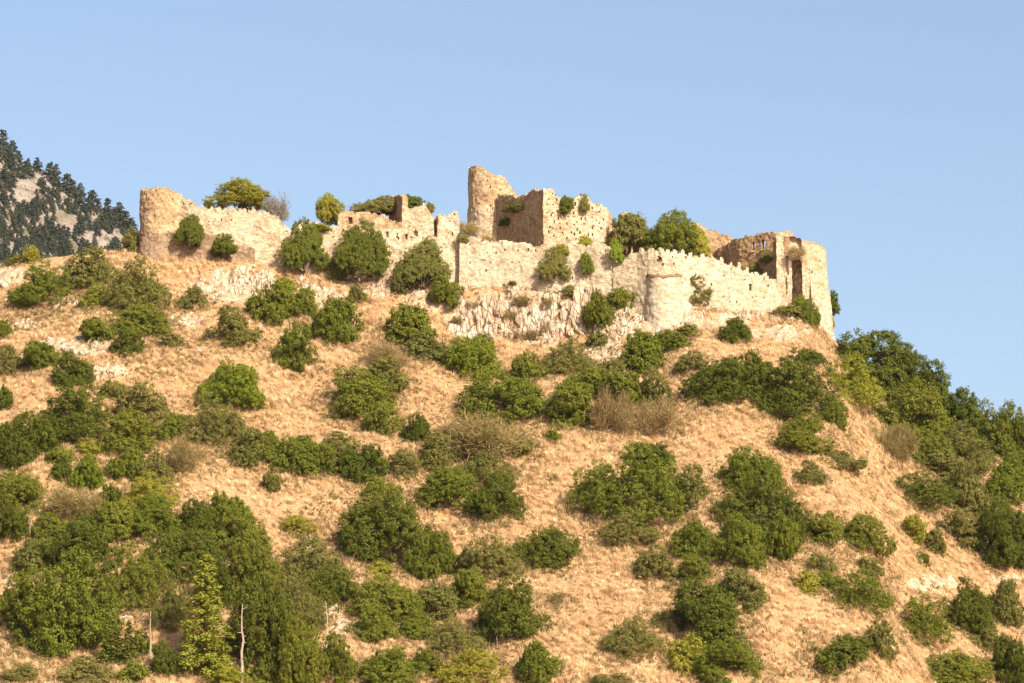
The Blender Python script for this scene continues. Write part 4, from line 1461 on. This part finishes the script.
BO = [boulder_mesh(k) for k in range(6)]
BOULDERS = [
    (200, 350, 12, 8, 'flat pinkish white boulder alone on straw under the white rock face'), (65, 349, 14, 8, 'pale boulder in the rock patch, above the diagonal bush row'),
    (84, 353, 16, 9, 'broad pale boulder at the middle of the left rock patch'), (96, 345, 12, 9, 'pale boulder just above the dark green diagonal row bush'),
    (107, 331, 7, 14, 'upright white rock between two bushes beneath the round tower'), (110, 373, 17, 9, 'white boulder at the lower end of the left rock patch'),
    (78, 303, 14, 12, 'pale rock under the yellowish shrub on the left crest'), (16, 325, 10, 8, 'small pale rock beside the left edge bush'),
    (22, 297, 10, 7, 'small pale rock under the sprawling ridge bush'), (65, 267, 8, 8, 'white rock on the crest between the two crest bushes'),
    (8, 282, 18, 14, 'big pale rock cut by the left edge on the crest'), (172, 318, 9, 7, 'pale rock beside the low olive bush under the rampart'),
    (186, 322, 9, 9, 'white block on straw near the olive bush under the white face'), (117, 620, 16, 10, 'white rock in the bare patch inside the dark wood'),
    (128, 618, 12, 9, 'second white rock in the wood patch, nearer the conifer'), (345, 622, 14, 10, 'pale rock beside the slim white trunk'),
    (352, 632, 9, 7, 'smaller pale rock below the one beside the slim trunk'), (12, 582, 8, 6, 'small whitish rock at the left edge in the wood'),
    (932, 585, 16, 8, 'pale rock slab in straw above the pointed dark bush'), (1010, 583, 20, 6, 'flat pale ledge stone at the right edge'),
    (617, 371, 9, 12, 'pale stone poking up inside the bastion bush row'), (660, 331, 10, 9, 'pale stone right at the bastion foot'),
    (672, 334, 9, 8, 'pale stone a step downhill from the bastion foot'), (604, 352, 12, 8, 'pale stone beside the small shrub under the cliff'),
    (886, 388, 12, 8, 'pale rock showing between the skyline trees'), (283, 262, 8, 6, 'small pale stone at the lower rampart corner'), (174, 396, 7, 5, 'tiny white stone alone on straw above the grey olive bushes'),
    (100, 541, 12, 7, 'pale stone in the straw gap above the wood')]
for k, (px, py, w, h, lab) in enumerate(BOULDERS):
    p = hit(px, py + h * 0.25)
    m = p[1] * 1.03 / F_PX
    o = bpy.data.objects.new('boulder', BO[k % 6])
    COL.objects.link(o)
    if not BO[k % 6].materials:
        BO[k % 6].materials.append(MAT['rock'])
    o.location = p
    o.scale = (w * m * 0.55, w * m * 0.5, h * m * 0.62)
    o.rotation_euler = (0.3, 0.1 * (k % 3), k * 1.3)
    tag(o, lab, 'boulder')

# ---------------------------------------------------------------- rock cliff and rock faces: fractured upright blocks set into the slope
def rock_face(label, spots, n, seed, size=(6, 16), sunk=0.16):
    rr = np.random.RandomState(seed)
    V, F, k = [], [], 0
    base = [np.array([v.co[:] for v in me.vertices]) for me in BO]
    tri = [np.array([p.vertices[:] for p in me.polygons]) for me in BO]
    for _ in range(n):
        a, b, rx, ry = spots[rr.randint(len(spots))]
        r, th = math.sqrt(rr.uniform(0, 1)), rr.uniform(0, 6.28)
        px, py = a + rx * r * math.cos(th), b + ry * r * math.sin(th)
        p = hit(px, py)
        m = p[1] * 1.03 / F_PX
        w = rr.uniform(*size) * m
        i = rr.randint(6)
        ang = rr.uniform(0, 6.28)
        c, s = math.cos(ang), math.sin(ang)
        q = base[i] @ np.array([[c, s, 0], [-s, c, 0], [0, 0, 1]])
        q = q * np.array([w * 0.5, w * 0.42, w * rr.uniform(0.5, 1.15)])
        tl = rr.uniform(0.0, 0.35)
        q = np.stack([q[:, 0], q[:, 1] * math.cos(tl) - q[:, 2] * math.sin(tl) * -1, q[:, 2] * math.cos(tl) - q[:, 1] * math.sin(tl)], 1)
        q += 0.10 * w * vnoise3(q[:, 0] * 2 / w * 2.2 + _, q[:, 1] * 4 / w, q[:, 2] * 2.5 / w, seed)[:, None]
        V.append(q + p + np.array([0, sunk * w, -0.05 * w]))
        F.append(tri[i] + k)
        k += len(q)
    o = link('rock_outcrop', make_mesh('rock_outcrop', np.vstack(V), None, np.vstack(F)), MAT['rock'])
    tag(o, label, 'rock outcrop')


rock_face('whitish fractured rock cliff carrying the curtain wall under the keep', [(478, 318, 34, 26), (530, 318, 55, 28), (575, 318, 40, 28), (505, 330, 50, 18)], 105, 1, (7, 20), 0.06)
rock_face('white rock face beneath the rampart above two green bushes', [(228, 287, 36, 15), (255, 285, 24, 13)], 62, 2, (6, 17), 0.05)
rock_face('pale rocks beneath the low broken wall with the thin post', [(322, 298, 20, 9), (306, 290, 14, 9)], 24, 3, (6, 12))
rock_face('pale rocks under the big round wall bush and terrace wall', [(381, 291, 15, 8)], 30, 6, (6, 12))
rock_face('pale rubble rocks at the foot of the bastion', [(636, 322, 24, 11), (618, 328, 18, 12)], 30, 4, (6, 11))
rock_face('low pale rocks along the base of the battlement wall', [(684, 318, 14, 6), (694, 317, 14, 6)], 26, 7, (5, 9))
rock_face('low rubble band below the battlement wall and corner tower', [(768, 318, 32, 6)], 60, 5, (5, 10))

# ---------------------------------------------------------------- dry grass, and weeds round the bushes
def scatter_ground(n, seed, ylo=545, yhi=704):
    rr = np.random.RandomState(seed)
    x = rr.uniform(-108, 108, n); y = rr.uniform(ylo, yhi, n)
    z = T(x, y)
    px, py = project(x, y, z)
    yc, _ = crest(512 + x * PX_PER_M)
    rk = rock_at(x, y)
    ok = (px > -15) & (px < 1040) & (py < 700) & (y < yc - 0.6) & (rr.uniform(0, 1, n) > rk * 0.93)
    return x[ok], y[ok], z[ok], rr


def build_grass():
    # tussocks: fountains of blades, with browner gaps between them; then loose grass over everything
    x, y, z, rr = scatter_ground(42000, 5)
    f = vnoise2(x / 6.0, y / 6.0, 92)
    g = vnoise2(x / 1.5 + 0.4 * y / 1.5, y / 2.1, 93) + 0.6 * vnoise2(x / 4.2, y / 3.4, 94)
    keep = rr.uniform(0, 1, len(x)) < 0.85 + 0.15 * f + 0.60 * g
    x, y, z = x[keep], y[keep], z[keep]
    n, nb = len(x), 56
    R0 = (0.3 + 0.75 * rr.uniform(0, 1, n) ** 1.6) * (1 + 0.25 * vnoise2(x / 5.0, y / 5.0, 90))
    a = rr.uniform(0, 6.283, (n, nb)); u = np.sqrt(rr.uniform(0, 1, (n, nb)))
    r = u * R0[:, None]
    bx = x[:, None] + r * np.cos(a) * 0.75; by = y[:, None] + r * np.sin(a) * 0.75
    bz = T(bx, by) + 0.10
    H = (R0[:, None] * 1.05 * (1.15 - 0.65 * u * u)) * rr.uniform(0.75, 1.15, (n, nb))
    lean = 0.25 + 0.75 * u
    b0 = np.stack([bx, by, bz], -1)
    tip = b0 + np.stack([np.cos(a) * lean * H * 0.8, np.sin(a) * lean * H * 0.8 - 0.05, H], -1)
    wv = np.stack([-np.sin(a), np.cos(a), 0 * a], -1) * rr.uniform(0.05, 0.12, (n, nb))[..., None]
    V1 = np.stack([b0 - wv, b0 + wv, tip], 2).reshape(-1, 3)
    x, y, z, rr = scatter_ground(130000, 6)
    g = vnoise2(x / 1.5 + 0.4 * y / 1.5, y / 2.1, 93) + 0.6 * vnoise2(x / 4.2, y / 3.4, 94)
    keep = rr.uniform(0, 1, len(x)) < 0.95 + 0.4 * g
    x, y, z = x[keep], y[keep], z[keep]
    n, nb = len(x), 5
    z = z + np.abs(vnoise2(x / 1.15, y / 1.3, 3)) * 0.45 + 0.22 * vnoise2(x / 0.55, y / 0.6, 4) - 0.1
    a = rr.uniform(0, 6.283, (n, nb)); lean = rr.uniform(0.15, 0.95, (n, nb))
    b0 = np.stack([x, y, z], 1)[:, None, :] + np.concatenate([0.16 * rr.randn(n, nb, 2), np.zeros((n, nb, 1))], 2)
    H = 0.48 * rr.uniform(0.4, 1.4, (n, nb))
    tip = b0 + np.stack([np.cos(a) * lean * H, np.sin(a) * lean * H, H], -1)
    wv = np.stack([-np.sin(a), np.cos(a), 0 * a], -1) * rr.uniform(0.035, 0.075, (n, nb))[..., None]
    V = np.vstack([V1, np.stack([b0 - wv, b0 + wv, tip], 2).reshape(-1, 3)])
    me = make_mesh('dry_grass', V, None, np.arange(len(V)).reshape(-1, 3))
    t = NT("straw_grass")
    g = t.n("ShaderNodeNewGeometry")
    p = g.outputs["Position"]
    c = t.mix(t.fac(t.noise(p, 0.10, 4, 0.6), 0.35, 0.65), (0.80, 0.59, 0.355), (0.75, 0.51, 0.285))
    c = t.mix(t.fac(t.noise(p, 0.5, 4, 0.65), 0.48, 0.66), c, (0.46, 0.27, 0.13))
    c = t.mix(t.math('MULTIPLY', t.fac(t.noise(p, 0.16, 5, 0.7), 0.50, 0.64), 0.75), c, (0.42, 0.235, 0.115))
    c = t.mix(t.math('MULTIPLY', g.outputs["Random Per Island"], 0.6), c, (0.78, 0.61, 0.38))
    d = t.n("ShaderNodeBsdfDiffuse"); t.l(c, d.inputs[0])
    tr = t.n("ShaderNodeBsdfTranslucent"); t.l(c, tr.inputs[0])
    m = t.n("ShaderNodeMixShader"); m.inputs[0].default_value = 0.35
    t.l(d.outputs[0], m.inputs[1]); t.l(tr.outputs[0], m.inputs[2]); t.l(m.outputs[0], t.out.inputs[0])
    o = link('dry_grass', me, t.m)
    tag(o, 'straw coloured dry grass covering the whole slope', 'grass', kind='stuff')


build_grass()


def build_weeds():
    rr = np.random.RandomState(12)
    X, Y, S = [], [], []
    for (bx, by, s, k) in SPOTS:
        n = int(8 + s * s * 1.1)
        r = s * (0.42 + 0.16 * np.abs(rr.randn(n))); a = rr.uniform(0, 6.283, n)
        X.append(bx + r * np.cos(a)); Y.append(by + r * np.sin(a) * 0.9); S.append(rr.uniform(0.25, 0.7, n))
    # scattered weed colonies on the open slope
    x, y, z, _r = scatter_ground(60000, 31)
    f = fbm2(x / 7.0, y / 7.0, 55, 3)
    ok = f > 0.85
    X.append(x[ok][:1500]); Y.append(y[ok][:1500]); S.append(rr.uniform(0.18, 0.45, len(x[ok][:1500])))
    # brush patches: dense low brownish growth on parts of the slope
    for (cx, cy, rx, ry, n) in ((48, 314, 62, 20, 520), (482, 437, 44, 14, 200), (640, 425, 56, 14, 260), (22, 655, 56, 24, 260), (388, 352, 40, 14, 160), (160, 365, 50, 16, 200),
                                (900, 452, 40, 14, 160), (610, 350, 46, 14, 200), (345, 510, 40, 18, 160), (690, 590, 50, 22, 200), (870, 590, 60, 26, 300), (560, 300, 70, 10, 160), (300, 470, 40, 20, 120)):
        c0 = hit(cx, cy)
        m = c0[1] * 1.03 / F_PX
        a, r = rr.uniform(0, 6.283, n), np.sqrt(rr.uniform(0, 1, n))
        X.append(c0[0] + rx * m * r * np.cos(a)); Y.append(c0[1] + ry * m * 1.7 * r * np.sin(a)); S.append(rr.uniform(0.2, 0.6, n))
    X, Y, S = np.concatenate(X), np.concatenate(Y), np.concatenate(S)
    Z = T(X, Y) + 0.1
    per = 16
    n = len(X)
    e = rr.randn(n, per, 3); e /= np.linalg.norm(e, axis=2, keepdims=True)
    P = np.stack([X, Y, Z], 1)[:, None] + e * S[:, None, None] * rr.uniform(0.3, 1, (n, per, 1)) + np.array([0, 0, 0.5])
    N = (e + 0.6 * rr.randn(n, per, 3) + np.array([0, 0, 0.4])).reshape(-1, 3)
    N /= np.linalg.norm(N, axis=1, keepdims=True)
    V, Q = leaf_quads(P.reshape(-1, 3), N, 0.13, rr)
    t = NT("weeds")
    g = t.n("ShaderNodeNewGeometry")
    nz = t.noise(g.outputs["Position"], 0.35, 4, 0.6)
    c = t.mix(t.fac(nz, 0.38, 0.62), (0.13, 0.115, 0.035), (0.30, 0.19, 0.085))
    c = t.mix(t.math('MULTIPLY', g.outputs["Random Per Island"], 0.5), c, (0.20, 0.165, 0.06))
    d = t.n("ShaderNodeBsdfDiffuse"); t.l(c, d.inputs[0]); t.l(d.outputs[0], t.out.inputs[0])
    o = link('weeds', make_mesh('weeds', V, Q), t.m)
    tag(o, 'low brownish weeds fringing the bushes on the slope', 'weeds', kind='stuff')


build_weeds()
